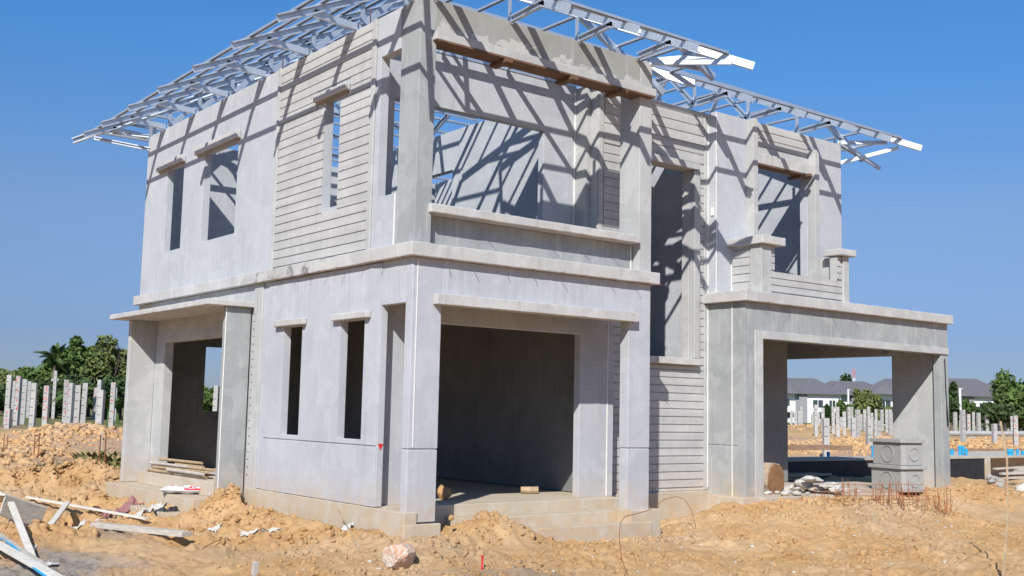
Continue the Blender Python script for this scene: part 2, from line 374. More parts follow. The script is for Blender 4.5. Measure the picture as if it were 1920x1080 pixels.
def zone(X, Y):
    dist = np.hypot(X-CAM[0], Y-CAM[1]); az_ = np.arctan2(X-CAM[0], Y-CAM[1])
    e = (fbm(X*1.3, Y*1.3, 77, 4)-.5)
    p1 = P(20, 1075, -.4); p2 = P(960, 1085, -.4); p3 = P(215, 1005, -.4)
    gr = .85*(1-ss(.35, .95, np.hypot((X-p1.x)/1.2, (Y-p1.y)/1.6)+e*.9))
    gr = np.maximum(gr, .45*(1-ss(.4, .9, np.hypot((X-p2.x)/1.0, (Y-p2.y)/.55)+e*.9)))
    gr = np.maximum(gr, .5*(1-ss(.45, .8, np.hypot((X-p3.x)/.75, (Y-p3.y)/1.3)+e*1.0)))
    pm = P(135, 880, -.38)
    mud = 1-ss(.7, 1.1, np.hypot((X-pm.x)/1.6, (Y-pm.y)/4.2)+e*.6)
    mud = np.maximum(mud, ss(.52, .62, fbm(X*.18, Y*.18, 55, 3))*ss(28, 40, dist)*.8)
    gs = ss(50, 66, dist+e*20)*(az_ < .55)+ss(85, 110, dist+e*30)*(az_ >= .55)
    return gr, mud, gs
me = g.data; at = me.color_attributes.new('zone', 'FLOAT_COLOR', 'POINT')
a, b_, c_ = zone(XX, YY); buf = np.stack([a, b_, c_, np.ones_like(a)], -1).astype(np.float32); at.data.foreach_set('color', buf.ravel())

def ico_proto(sub=1):
    bm = bmesh.new(); bmesh.ops.create_icosphere(bm, subdivisions=sub, radius=1); 
    v = np.array([x.co[:] for x in bm.verts]); f = np.array([[q.index for q in p.verts] for p in bm.faces]); bm.free(); return v, f
IV, IF = ico_proto(1); IV2, IF2 = ico_proto(2)
def clods(name, xy, size, mat, label, flat=.8, proto=(IV, IF)):
    V, Fc = [], []; iv, fi = proto; b = 0
    zz = ground_z(xy[:, 0], xy[:, 1])
    for i in range(len(xy)):
        sc_ = size[i]*(1+.35*rng.standard_normal(3)).clip(.5, 1.6); sc_[2] *= flat
        d = .55+.75*rng.random(len(iv))
        a_ = rng.random()*6.28; v = iv*d[:, None]*sc_
        v = np.stack([v[:, 0]*math.cos(a_)-v[:, 1]*math.sin(a_), v[:, 0]*math.sin(a_)+v[:, 1]*math.cos(a_), v[:, 2]], 1)
        V.append(v+[xy[i, 0], xy[i, 1], zz[i]+size[i]*.02]); Fc.append(fi+b); b += len(iv)
    o = npmesh(name, np.concatenate(V), np.concatenate(Fc), mat); tag(o, label, 'soil', kind='stuff'); return o
pts = []; sz = []
def scatter(n, fn, smin, smax):
    for _ in range(n):
        x, y = fn(); s = smin*(smax/smin)**(random.random()**2.2)
        if 0 < x < 11.4 and .4 < y < 8.8: continue
        pts.append((x, y)); sz.append(s)
scatter(5200, lambda: (random.uniform(-3.2, 9), random.uniform(-3.8, .4)), .008, .04)
for _ in range(45):
    cx_, cy_ = random.uniform(-3, 9), random.uniform(-3.4, .1)
    scatter(45, lambda: (random.gauss(cx_, .22), random.gauss(cy_, .12)), .012, .05)
scatter(900, lambda: (random.uniform(-2, 6), random.gauss(-.25, .35)), .010, .045)
scatter(900, lambda: (random.gauss(-.6, .5), random.uniform(0, 5)), .012, .055)
scatter(2600, lambda: (random.gauss(-.5, 1.0), random.uniform(7, 16)), .018, .07)
for bx, by, rx, ry, h in BUMPS:
    d = math.hypot(bx-CAM[0], by-CAM[1]); far = d > 28
    scatter(260 if not far else 380, lambda: (random.gauss(bx, rx*.6), random.gauss(by, ry*.6)), .012 if not far else .04, .055 if not far else .16)
scatter(500, lambda: (random.uniform(6, 13), random.gauss(-.1, .5)), .02, .08)
clods('soil_clods', np.array(pts), np.array(sz), M['ground'], 'loose orange clay clods scattered over the building ground')
# small pale stone chips
pp = np.array([(random.uniform(-3, 9), random.uniform(-3.8, .2)) for _ in range(500)])
clods('stone_chips', pp, np.array([.006*(4**random.random()) for _ in range(500)]), M['dirtywhite'], 'small pale stone and plaster chips strewn over the clay', .6)

# ------------------------------------------------------------------ the unfinished house
house = empty('unfinished_house', (0, 0, 0))
tag(house, 'two storey grey concrete house under construction with bare steel roof frame', 'house')
BV = .007
def wallgrid(name, axis_, c0, c1, u0, u1, z0, z1, ops, mat, bevel=BV):
    """wall slab between c0 and c1 on the given axis, spanning u0..u1, with rectangular openings"""
    us = sorted({u0, u1} | {min(max(v, u0), u1) for o in ops for v in o[:2]}); zs = sorted({z0, z1} | {min(max(v, z0), z1) for o in ops for v in o[2:]})
    nu, nz = len(us)-1, len(zs)-1
    def solid(i, j):
        if i < 0 or j < 0 or i >= nu or j >= nz: return False
        cu, cz = (us[i]+us[i+1])/2, (zs[j]+zs[j+1])/2
        return not any(a < cu < b and c < cz < d for a, b, c, d in ops)
    vid = {}; V = []; Fs = []
    def v(c, i, j):
        k = (c, i, j)
        if k not in vid:
            vid[k] = len(V); cc = (c0, c1)[c]
            V.append((cc, us[i], zs[j]) if axis_ == 'x' else (us[i], cc, zs[j]))
        return vid[k]
    for i in range(nu):
        for j in range(nz):
            if not solid(i, j): continue
            Fs += [(v(0, i, j), v(0, i+1, j), v(0, i+1, j+1), v(0, i, j+1)), (v(1, i, j), v(1, i, j+1), v(1, i+1, j+1), v(1, i+1, j))]
            if not solid(i-1, j): Fs.append((v(0, i, j), v(0, i, j+1), v(1, i, j+1), v(1, i, j)))
            if not solid(i+1, j): Fs.append((v(0, i+1, j), v(1, i+1, j), v(1, i+1, j+1), v(0, i+1, j+1)))
            if not solid(i, j-1): Fs.append((v(0, i, j), v(1, i, j), v(1, i+1, j), v(0, i+1, j)))
            if not solid(i, j+1): Fs.append((v(0, i, j+1), v(0, i+1, j+1), v(1, i+1, j+1), v(1, i, j+1)))
    m = MB(); m.add(V, Fs); return m.build(name, mat, house, bevel)
def part(name, mat, *boxes, bevel=BV, parent=None):
    m = MB()
    for b in boxes: m.box(*b)
    o = m.build(name, mat, parent or house, bevel)
    if bevel: wavy(o, .0045 if name in ('ledge', 'lintel', 'parapet_cap', 'footing', 'door_step', 'canopy', 'window_sill') else .002)
    return o
wr = random.Random(11)
def wavy(o, amp, step=.11):                             # hand-cast edges are never quite straight
    bm = bmesh.new(); bm.from_mesh(o.data)
    for ax in range(3):
        cs = [v.co[ax] for v in bm.verts]; lo, hi = min(cs), max(cs)
        if hi-lo < .3: continue
        n = int((hi-lo)/step)
        no = [0, 0, 0]; no[ax] = 1
        for k in range(1, n):
            co = [0, 0, 0]; co[ax] = lo+(hi-lo)*(k+wr.uniform(-.3, .3))/n
            bmesh.ops.bisect_plane(bm, geom=bm.verts[:]+bm.edges[:]+bm.faces[:], plane_co=co, plane_no=no)
    for v in bm.verts:
        a = amp*(3 if wr.random() < .03 else 1)
        n_ = v.normal; q = Vector((wr.uniform(-1, 1), wr.uniform(-1, 1), wr.uniform(-1, 1)))
        if max(abs(n_.x), abs(n_.y), abs(n_.z)) < .99: v.co -= n_*a*abs(q.x)      # edges and corners wear inwards
        else: v.co += n_*amp*.12*q.y
    bm.to_mesh(o.data); bm.free()
Z1, ZT, Z2 = 2.844, 3.003, 5.822
# -- ground floor walls
lw = [(1.00, 1.565, .80, 2.20), (2.58, 3.09, .80, 2.20)]
wallgrid('wall', 'x', 0, .09, .14, 3.78, .06, Z1, [(.14, .65, .06, 2.34)]+lw, M['precast'])
part('pilaster', M['render'], (-.025, .15, 3.78, 4.05, -.12, Z1))
wallgrid('wall', 'x', .0, .15, 4.05, 8.8, -.1, Z1, [(5.0, 7.45, .17, 2.16)], M['render'])
part('groove_strip', M['precast'], (-.012, -.001, .655, 3.74, .74, 2.83), parent=None, bevel=.003) if 0 else None
# left wall upper layer sits a hair proud above the drip groove
wallgrid('wall_facing', 'x', -.012, -.001, .655, 3.60, .745, Z1-.01, [(a, b, c, d) for a, b, c, d in lw], M['precast'], .003)
wallgrid('wall_facing', 'x', -.012, -.001, .655, 3.60, .06, .728, [], M['precast'], .003)
# corner pier, right pier and lintel wall in the front plane
part('column', M['precast'], (0, .39, 0, .14, .735, Z1)); part('column', M['precast'], (.002, .388, .002, .138, -.06, .722), (.012, .378, .012, .128, .70, .75))
wallgrid('wall', 'y', 0, .14, .39, 3.277, 2.42, Z1, [], M['precast'])
part('column', M['precast'], (3.277, 3.665, 0, .16, .735, Z1)); part('column', M['precast'], (3.279, 3.663, .002, .158, -.06, .722), (3.29, 3.65, .012, .148, .70, .75))
part('lintel', M['ledge'], (.27, 3.36, -.095, -.002, 2.33, 2.455))
part('lintel', M['render'], (.392, 3.275, .0, .14, 2.335, 2.418))
part('corner_bead', M['bead'], (.055, .066, -.006, -.001, .75, 2.83), bevel=0)
# porch recess
wallgrid('wall', 'y', .80, .92, .09, 3.665, .06, Z1, [(.62, 3.16, .06, 2.20)], M['precast'])
part('wall', M['precast'], (3.665, 3.77, .80, 1.2, .06, Z1))
part('corner_bead', M['bead'], (3.645, 3.66, .792, .799, .07, 2.8), bevel=0)
part('corner_bead', M['bead'], (.092, .106, .790, .799, .07, 2.33), bevel=0)
part('door_step', M['footing'], (.09, 3.75, .55, 1.15, -.2, .062)); part('door_step', M['footing'], (.9, 3.62, .17, .548, -.45, -.062)); part('door_step', M['footing'], (1.5, 3.62, -.12, .168, -.55, -.185))
part('footing', M['footing'], (3.25, 3.78, -.10, .169, -.6, -.035))
# inner partition (both floors)
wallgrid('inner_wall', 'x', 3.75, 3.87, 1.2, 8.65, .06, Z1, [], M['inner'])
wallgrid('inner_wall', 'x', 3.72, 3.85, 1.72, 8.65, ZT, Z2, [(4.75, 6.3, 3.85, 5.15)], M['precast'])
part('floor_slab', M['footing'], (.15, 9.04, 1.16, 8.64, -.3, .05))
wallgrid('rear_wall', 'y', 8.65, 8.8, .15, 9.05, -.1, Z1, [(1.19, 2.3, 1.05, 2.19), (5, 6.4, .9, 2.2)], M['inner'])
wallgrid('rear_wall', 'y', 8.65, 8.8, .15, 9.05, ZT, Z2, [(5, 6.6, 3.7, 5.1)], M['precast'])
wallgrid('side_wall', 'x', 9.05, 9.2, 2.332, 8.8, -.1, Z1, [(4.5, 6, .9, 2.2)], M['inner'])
wallgrid('side_wall', 'x', 9.05, 9.2, 1.17, 8.8, ZT, Z2, [(3.5, 4.6, 3.7, 5.1)], M['precast'])
# slabs and ledge round the upper floor
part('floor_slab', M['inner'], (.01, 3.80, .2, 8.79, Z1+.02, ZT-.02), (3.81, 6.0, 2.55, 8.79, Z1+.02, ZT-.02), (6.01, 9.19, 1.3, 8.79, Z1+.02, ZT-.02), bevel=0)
part('ledge', M['ledge'], (-.09, 3.755, -.09, .19, Z1, ZT), bevel=.01)
part('ledge', M['stained'], (-.09, .005, .19, 8.86, Z1, ZT), bevel=.01)
# footing along the left side
part('footing', M['footing'], (-.03, .14, -.02, 4.06, -.7, .055)); part('footing', M['footing'], (-.06, .42, -.07, -.021, -.7, -.07))
# -- left porch: wing walls, canopy, pad
part('wing_wall', M['trowel'], (-.385, -.026, 4.12, 4.24, -.1, 2.515)); part('wing_wall', M['render'], (-.43, -.001, 7.86, 7.98, -.1, 2.515))
part('corner_bead', M['bead'], (-.397, -.386, 4.115, 4.125, -.08, 2.5), bevel=0)
part('canopy', M['ledge'], (-.70, -.001, 4.04, 8.15, 2.517, 2.60), bevel=.01)
part('door_step', M['footing'], (-.66, -.03, 4.3, 7.95, -.6, -.105)); part('door_step', M['footing'], (-.30, -.002, 4.5, 7.5, -.104, .10)); part('door_sill', M['footing'], (-.04, .0, 5.0, 7.6, .101, .165))
part('door_step', M['footing'], (-.95, -.66, 4.4, 5.9, -.6, -.30))
# window lintels and sills on the left face
for y0, y1, z0, z1 in ((2.455, 3.30, 2.205, 2.295), (.85, 1.71, 2.205, 2.29), (1.57, 2.42, 5.075, 5.175), (4.82, 6.42, 5.075, 5.205), (6.97, 8.12, 5.08, 5.20)):
    part('lintel', M['ledge'], (-.085, -.013 if z1 < 3 else -.001, y0, y1, z0, z1), bevel=.012)
    if z0 > 3: part('formwork_board', M['boardgrey'], (-.06, -.002, y0+.04, y1-.04, z0-.018, z0-.001), bevel=0)
# -- upper floor, left face
up = [(.42, .85, 3.62, 5.32), (1.79, 2.21, 3.66, 5.075), (4.91, 6.19, 3.67, 5.075), (7.04, 7.79, 3.67, 5.08)]
wallgrid('wall', 'x', 0, .12, .42, 8.8, ZT, Z2, up, M['precast'])
part('corner_bead', M['bead'], (-.014, -.001, 3.60, 3.625, 3.03, 5.8), bevel=0); part('corner_bead', M['bead'], (-.012, -.001, .422, .436, 3.01, 3.61), bevel=0)
part('trim_strip', M['render'], (-.03, -.001, .94, 1.03, 3.01, 5.82)); part('trim_strip', M['render'], (-.03, -.001, 3.53, 3.598, 3.01, 5.82))
def boards(name, axis_, c, u0, u1, z0, z1, step, ops=(), mat=None, th=.016, gap=.013, sgn=-1):
    m = MB(); z = z0
    while z < z1-.02:
        a, b = z+gap, min(z+step, z1)
        segs = [(u0, u1)]
        for oa, ob, oc, od in ops:
            if b > oc and a < od:
                ns = []
                for s0, s1 in segs:
                    if ob <= s0 or oa >= s1: ns.append((s0, s1)); continue
                    if oa > s0: ns.append((s0, oa))
                    if ob < s1: ns.append((ob, s1))
                segs = ns
        for s0, s1 in segs:
            if axis_ == 'x': m.box(c-th, c-.001, s0, s1, a, b)
            else: m.box(s0, s1, c-th, c-.001, a, b)
        z += step
    return m.build(name, mat or M['siding'], house, .002)
boards('siding', 'x', 0, 1.03, 3.53, 3.02, 5.80, .1165, [(1.79, 2.21, 3.66, 5.06), (1.55, 2.44, 5.04, 5.19)])
# -- upper balcony porch: columns, beam, parapet
part('column', M['trowel'], (-.002, .218, -.002, .40, ZT, Z2)); part('column', M['render'], (3.445, 3.667, -.002, .38, ZT, Z2))
part('beam', M['beam'], (.218, 3.445, .0, .14, 5.44, 5.835)); part('beam', M['render'], (.16, 3.665, -.085, -.003, 5.345, 5.45), (.22, 3.44, .0, .16, 5.345, 5.438))
part('formwork_board', M['ply'], (.19, 3.62, -.10, .17, 5.322, 5.344), bevel=0)
for x in (1.12, 2.15, 3.0): part('formwork_block', M['ply'], (x, x+.10, -.13, .2, 5.275, 5.321), bevel=0)
part('parapet', M['trowel'], (.22, 3.42, .12, .24, ZT, 3.355)); part('parapet_cap', M['ledge'], (.17, 3.40, -.07, .26, 3.356, 3.46), bevel=.01)
part('corner_bead', M['bead'], (3.405, 3.418, .108, .119, 3.02, 3.35), bevel=0)
wallgrid('wall', 'y', 1.60, 1.72, .15, 3.85, ZT, 5.85, [(.66, 3.12, ZT, 5.12)], M['precast'])
part('wall_plate', M['steel2'], (.2, 3.7, 1.59, 1.64, 5.851, 5.885), bevel=0)
part('wall', M['render'], (3.70, 3.85, 1.351, 1.598, ZT, Z2))
part('corner_bead', M['bead'], (3.684, 3.699, 1.586, 1.599, 3.02, 5.8), bevel=0)
# -- stair hall: siding wall with tall window
sw = (4.55, 5.655, 2.0, 4.86)
wallgrid('wall', 'y', 1.2, 1.35, 3.78, 6.05, .055, Z2, [sw], M['siding'])
boards('siding', 'y', 1.2, 3.9, 5.965, .10, 1.88, .1145); boards('siding', 'y', 1.2, 3.9, 5.965, 4.99, 5.80, .147)
boards('siding', 'y', 1.2, 5.80, 5.965, 1.90, 4.98, .118); boards('siding', 'y', 1.2, 3.9, 4.5, 1.90, 4.98, .118)
part('window_surround', M['render'], (5.66, 5.785, 1.09, 1.199, 2.001, 4.85), (4.5, 5.785, 1.09, 1.199, 4.86, 4.97)); part('window_sill', M['ledge'], (4.45, 5.785, 1.08, 1.199, 1.9, 2.0))
part('trim_strip', M['render'], (5.97, 6.05, 1.175, 1.199, .06, 2.84), (5.97, 6.05, 1.175, 1.199, 3.01, 5.81), (3.79, 3.885, 1.18, 1.199, .06, 5.81))
part('corner_bead', M['bead'], (6.036, 6.049, 1.166, 1.174, .1, 2.84), (6.036, 6.049, 1.166, 1.174, 3.01, 5.8), bevel=0)
wallgrid('inner_wall', 'y', 2.4, 2.52, 3.87, 5.92, .05, 5.3, [], M['inner']); wallgrid('inner_wall', 'x', 5.92, 6.04, 1.36, 8.6, .05, Z2, [], M['precast'])
part('footing', M['footing'], (3.8, 6.06, 1.10, 1.34, -.6, .054)); part('footing', M['footing'], (5.93, 6.3, .40, 1.10, -.6, .0))
# -- right block, upper floor
wallgrid('wall', 'y', 1.02, 1.17, 6.05, 9.2, ZT, Z2, [(6.86, 8.27, ZT, 5.12)], M['precast'])
part('pilaster', M['render'], (6.74, 6.85, .86, 1.019, ZT, 5.81)); part('pilaster', M['render'], (8.275, 8.39, .86, 1.019, ZT, 5.56))
part('lintel', M['ledge'], (6.852, 8.273, .90, 1.019, 5.125, 5.30)); boards('siding', 'y', 1.02, 6.86, 8.265, 5.31, 5.80, .125)
part('formwork_board', M['ply'], (6.86, 8.30, .91, 1.10, 5.105, 5.122), bevel=0); part('formwork_block', M['ply'], (8.0, 8.08, .78, 1.2, 5.06, 5.104), bevel=0)
wallgrid('inner_wall', 'y', 4.6, 4.72, 6.05, 9.04, ZT, Z2, [], M['precast'])
part('corner_bead', M['bead'], (6.052, 6.064, 1.012, 1.019, 3.02, 5.8), bevel=0)
part('conduit_box', M['bead'], (6.03, 6.10, 1.06, 1.10, 4.20, 4.32), bevel=0)
# -- car porch
part('wall', M['trowel'], (6.05, 6.20, .602, 1.199, .735, Z1), (6.052, 6.20, .604, 1.197, -.05, .722), (6.06, 6.19, .61, 1.19, .71, .75))
wallgrid('wall', 'y', .45, .60, 6.05, 11.43, -.05, Z1, [(6.43, 11.2, -.05, 2.31)], M['trowel'])
part('opening_surround', M['render'], (6.25, 6.428, .425, .449, -.05, 2.43), (6.43, 11.42, .425, .449, 2.312, 2.43))
part('corner_bead', M['bead'], (6.04, 6.049, .69, .70, .0, 2.83), bevel=0)
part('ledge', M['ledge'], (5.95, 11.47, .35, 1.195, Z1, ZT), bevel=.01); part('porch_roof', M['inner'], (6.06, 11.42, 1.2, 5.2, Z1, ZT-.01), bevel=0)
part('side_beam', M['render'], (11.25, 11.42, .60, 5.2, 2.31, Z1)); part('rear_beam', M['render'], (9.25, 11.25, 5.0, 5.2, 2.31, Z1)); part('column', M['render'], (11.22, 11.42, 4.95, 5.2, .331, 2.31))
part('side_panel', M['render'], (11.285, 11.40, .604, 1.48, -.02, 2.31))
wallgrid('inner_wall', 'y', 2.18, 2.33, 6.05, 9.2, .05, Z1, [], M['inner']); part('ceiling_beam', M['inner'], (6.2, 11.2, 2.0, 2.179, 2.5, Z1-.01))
part('ceiling_bracket', M['inner'], (9.9, 10.3, .62, .75, 2.26, 2.32))
part('floor_slab', M['footing'], (6.3, 11.45, .30, 1.15, -.5, -.0)) ; part('floor_slab', M['footing'], (9.05, 11.45, 1.16, 2.9, -.5, -.01))
part('footing', M['footing'], (6.06, 11.3, .10, .298, -.5, -.13))
m = MB(); pts_ = [(11.30, 2.22), (11.335, 2.25), (11.345, 1.9), (11.36, 1.6), (11.385, 1.35), (11.41, 1.1), (11.38, 1.02), (11.345, 1.08), (11.335, 1.3), (11.34, 1.5), (11.32, 1.65), (11.315, 1.9)]
m.add([(x, .4495, z) for x, z in pts_]+[(x, .4475, z) for x, z in pts_], [tuple(range(12)), tuple(range(12, 24))[::-1]]+[(i, (i+1) % 12, 12+(i+1) % 12, 12+i) for i in range(12)]); m.build('soot_streak', M['black'], house)
# balcony parapets on the porch roof
part('parapet', M['render'], (6.41, 6.55, .645, 1.019, ZT, 3.73)); boards('siding', 'x', 6.41, .66, 1.0, 3.05, 3.73, .125)
part('parapet_post', M['render'], (6.385, 6.62, .42, .64, ZT, 3.73)); part('parapet', M['render'], (6.622, 6.74, .47, .60, ZT, 3.73)); part('parapet', M['render'], (6.742, 8.40, .47, .60, ZT, 3.345))
boards('siding', 'y', .47, 6.63, 8.40, 3.03, 3.35, .105); boards('siding', 'y', .47, 6.63, 6.735, 3.36, 3.72, .105)
part('parapet_post', M['render'], (8.405, 8.545, .42, .60, ZT, 3.75)); part('parapet', M['render'], (8.40, 8.54, .602, 1.019, ZT, 3.75)); part('parapet', M['render'], (8.28, 8.403, .47, .60, 3.346, 3.75)); boards('siding', 'y', .47, 8.28, 8.40, 3.36, 3.73, .105)
part('parapet_cap', M['ledge'], (6.32, 6.86, .34, 1.018, 3.732, 3.86), bevel=.012); part('parapet_cap', M['ledge'], (8.24, 8.64, .34, .70, 3.752, 3.86), bevel=.012)
part('corner_bead', M['bead'], (6.395, 6.405, 1.004, 1.018, 3.02, 3.72), bevel=0)
# red triangle painted on the slot jamb
m = MB(); m.add([(.01, .647, .765), (.085, .647, .765), (.048, .647, .69), (.01, .649, .765), (.085, .649, .765), (.048, .649, .69)], [(0, 1, 2), (3, 5, 4), (0, 3, 4, 1), (1, 4, 5, 2), (2, 5, 3, 0)]); m.build('level_mark', M['red'], house)
# cast-in nails and wires that stick out under the ledges
for i in range(26):
    if i < 9: p = (.35+i*.42+random.uniform(-.05, .05), -.07, Z1-.004); q = (p[0]+random.uniform(-.05, .02), p[1]-random.uniform(.05, .12), p[2]-random.uniform(-.01, .02))
    elif i < 17: y = .1+(i-9)*.45; p = (-.07, y, Z1-.004); q = (-.07-random.uniform(.05, .12), y-random.uniform(-.04, .04), Z1-.012)
    else: x = 6.4+(i-17)*.55; p = (x, .37, Z1-.004); q = (x+random.uniform(-.06, .06), .37-random.uniform(.05, .12), Z1-random.uniform(-.01, .03))
    m = MB(); m.cyl(p, q, .004, n=5); m.build('wire_stub', M['rust'], house)
for x in (.9, 1.9, 2.4, 2.9): m = MB(); m.cyl((x, -.04, 3.352), (x+.04, -.13, 3.345), .004, n=5); m.build('wire_stub', M['rust'], house)
for k, (y, zz) in enumerate(((1.25, 5.8), (3.66, 5.8))): m = MB(); m.cyl((.06, y, zz), (.06, y, zz+.22), .006, n=6); m.build('rebar_stub', M['rust'], house)
# perforation marks down the pilaster
m = MB()
for i in range(22): m.box(-.03, -.0255, 4.0, 4.028, .22+i*.105, .23+i*.105)
m.build('dowel_slots', M['darkhole'], house)
# switch boxes in the far room wall
for y_ in (3.42, 3.56): part('socket_box', M['inner'], (3.744, 3.7495, y_, y_+.08, .44, .50), bevel=0)

# ------------------------------------------------------------------ steel roof frame
SL = .47; E0 = 5.65; DEP = .10
XL, XR, YF, YBk, XB, YB = -1.08, 9.97, -.03, 9.5, 4.45, -1.07
DM = 4.765
def zr(d): return E0+DEP/2+SL*d
def sub(name, m, parent, mat='steel'): return m.build(name, M[mat], parent)
def truss(fixed, ax, e, dirn, dmax, wall, bc_len, chord=True, braced=True, webs=True):
    """one roof truss: tail outside the wall, rafter up the slope, bottom chord, webs and soffit brace"""
    def pt(d, z): 
        u = e+dirn*d
        return (fixed, u, z) if ax == 'y' else (u, fixed, z)
    root = empty('roof_truss'); root.parent = house
    m = MB(); m.chan(pt(0, zr(0)), pt(dmax, zr(dmax)), DEP, .05, 1); sub('rafter', m, root)
    dw = abs(wall-e); zb = Z2+.05
    if braced and dmax > dw*.9:
        m = MB(); m.chan(pt(dw-.6 if dw > .7 else .25, zr(dw-.6 if dw > .7 else .25)-.03), pt(dw-.01, Z2+.035), .085, .045, -1); sub('soffit_brace', m, root)
    if dmax > dw+.2:
        q = Vector(pt(dw+.06, zr(dw+.06)-.07)); sx_, sy_ = (.03, .004) if ax == 'x' else (.004, .03)
        m = MB(); m.box(q.x-sx_, q.x+sx_, q.y-sy_, q.y+sy_, Z2+.005, q.z+.0); gp_ = sub('wall_cleat', m, root, 'steel2')
    if chord and dmax > dw+.5:
        L = min(bc_len, 2*DM-dw); d1 = dw+L
        m = MB(); m.chan(pt(dw+.02, zb), pt(d1, zb), .075, .04, 1); sub('bottom_chord', m, root)
        if webs:
            dd = dw+.08; k = 0; lim = min(dmax, d1)
            while dd+.85 < lim:
                a, b, c = dd, dd+.55, dd+.85
                m = MB(); m.chan(pt(a, zb+.02), pt(b, zr(b)-.03), .075, .04, -1); m.chan(pt(b, zr(b)-.03), pt(c, zb+.02), .055, .035, -1); sub('web', m, root)
                dd += 1.75
    return root
def dleft(y): return max(min(y-YB, (XB-XL)/2), min(y-YF, DM, YBk-y))
for y in (.15, 1.45, 2.75, 4.04, 5.38, 6.67, 7.98, 8.9): truss(y, 'x', XL, 1, dleft(y)-.02, 0, 3.7, chord=1.3 < y < 8.5, webs=y > 1.3)
for x in (.2, 1.3, 2.38, 3.4): truss(x, 'y', YB, 1, min(x-XL, XB-x)-.02, 0, 1.55, chord=True, webs=False)
for x in (4.45, 5.64, 6.87, 8.10, 9.08): truss(x, 'y', YF, 1, min(XR-x, DM)-.02, 1.02, 3.5 if x < 9 else 1, chord=x < 9)
for y in (-.4, .55): truss(y, 'x', XB, -1, min(y-YB, 2.7)-.02, 3.6, 0, chord=False, braced=y < 0)
for y in (1.1, 3.7, 6.3): truss(y, 'x', XR, -1, min(y-YF, YBk-y, DM)-.02, 9.2, 2.5, chord=y > 2 and y < 7.5, webs=False)
for x in (2.0, 5.2, 8.4): truss(x, 'y', YBk, -1, min(x-XL, XR-x, DM)-.02, 8.8, 0, chord=False)
for a, b, dm in (((XL, YB), (1, 1), 2.76), ((XB, YB), (-1, 1), 2.76), ((XR, YF), (-1, 1), DM), ((XL, YBk), (1, -1), DM), ((XR, YBk), (-1, -1), DM)):
    m = MB(); m.chan((a[0], a[1], zr(0)), (a[0]+b[0]*dm, a[1]+b[1]*dm, zr(dm)), DEP, .05, 1); sub('hip_rafter', m, house)
m = MB(); m.chan((XB, YF, zr(0)), (XB-2.76, YF+2.76, zr(2.76)), DEP, .05, 1); sub('valley_rafter', m, house)
m = MB(); m.chan((XL+DM, YF+DM, zr(DM)), (XR-DM, YF+DM, zr(DM)), DEP, .05, 1); sub('ridge', m, house)
# outward braces at the hip corners
for a, b in (((3.62, .02, 5.86), (4.1, -.72, 5.86)), ((3.62, .05, 5.88), (4.3, -.35, 5.80)), ((9.16, 1.05, 5.86), (9.7, .45, 5.84)), ((9.18, 1.1, 5.5), (9.80, .3, 5.74)), ((3.62, -.0, 5.83), (4.2, -.9, 5.74)), ((.0, 8.75, 5.60), (-.85, 9.1, 5.72)), ((.0, 8.78, 5.84), (-.6, 9.05, 5.86)), ((9.15, 1.02, 5.86), (9.95, .75, 5.48))):
    m = MB(); m.chan(a, b, .06, .04, -1); sub('corner_brace', m, house)
m = MB(); m.bar((.06, 8.72, 5.82), (.06, 8.72, 6.1), .05, .05); sub('post_bracket', m, house)
def batten(p, q):
    m = MB(); p = Vector(p); q = Vector(q); m.bar(p, q, .028, .004, off=(0, .018)); 
    for s in (-1, 1): m.bar(p, q, .004, .036, off=(s*.015, 0)); m.bar(p, q, .014, .003, off=(s*.022, -.018))
    m.build('roof_batten', M['steel2'], house)
d = .235
while d < DM-.1:
    z = zr(d)+DEP/2+.02
    if d < 2.7:
        pl = [(XL+d, YBk-d), (XL+d, YB+d), (XB-d, YB+d), (XB-d, YF+d), (XR-d, YF+d), (XR-d, YBk-d), (XL+d, YBk-d)]
    else: pl = [(XL+d, YBk-d), (XL+d, YF+d), (XR-d, YF+d), (XR-d, YBk-d), (XL+d, YBk-d)]
    for a, b in zip(pl[:-1], pl[1:]):
        if math.hypot(a[0]-b[0], a[1]-b[1]) > .15: batten((a[0], a[1], z), (b[0], b[1], z))
    d += .325

# ------------------------------------------------------------------ things on and around the house
def blob(name, loc, size, mat, rough=.3, sub_=3, seed=1, flat_bottom=False):
    bm = bmesh.new(); bmesh.ops.create_icosphere(bm, subdivisions=sub_, radius=1)
    r = random.Random(seed); dirs = [Vector((r.gauss(0, 1), r.gauss(0, 1), r.gauss(0, 1))).normalized() for _ in range(14)]; cut = [r.uniform(.5, .85) for _ in dirs]
    for v in bm.verts:
        n = v.co.normalized(); k = 1
        for d_, c in zip(dirs, cut):
            t = n.dot(d_)
            if t > 0 and t*k > c: k = c/t
        v.co = n*k*(1+rough*.12*(r.random()-.5))
        v.co = Vector((v.co.x*size[0], v.co.y*size[1], v.co.z*size[2]))
    me = bpy.data.meshes.new(name); bm.to_mesh(me); bm.free(); me.materials.append(mat)
    o = bpy.data.objects.new(name, me); COL.objects.link(o); o.location = loc; return o
p = P(752, 1068, -.38); o = blob('boulder', (p.x, p.y, gz(p, .10)), (.20, .17, .15), M['rock'], .5, 4, 3); tag(o, 'pink and white broken boulder lying on clay in the foreground', 'rock')
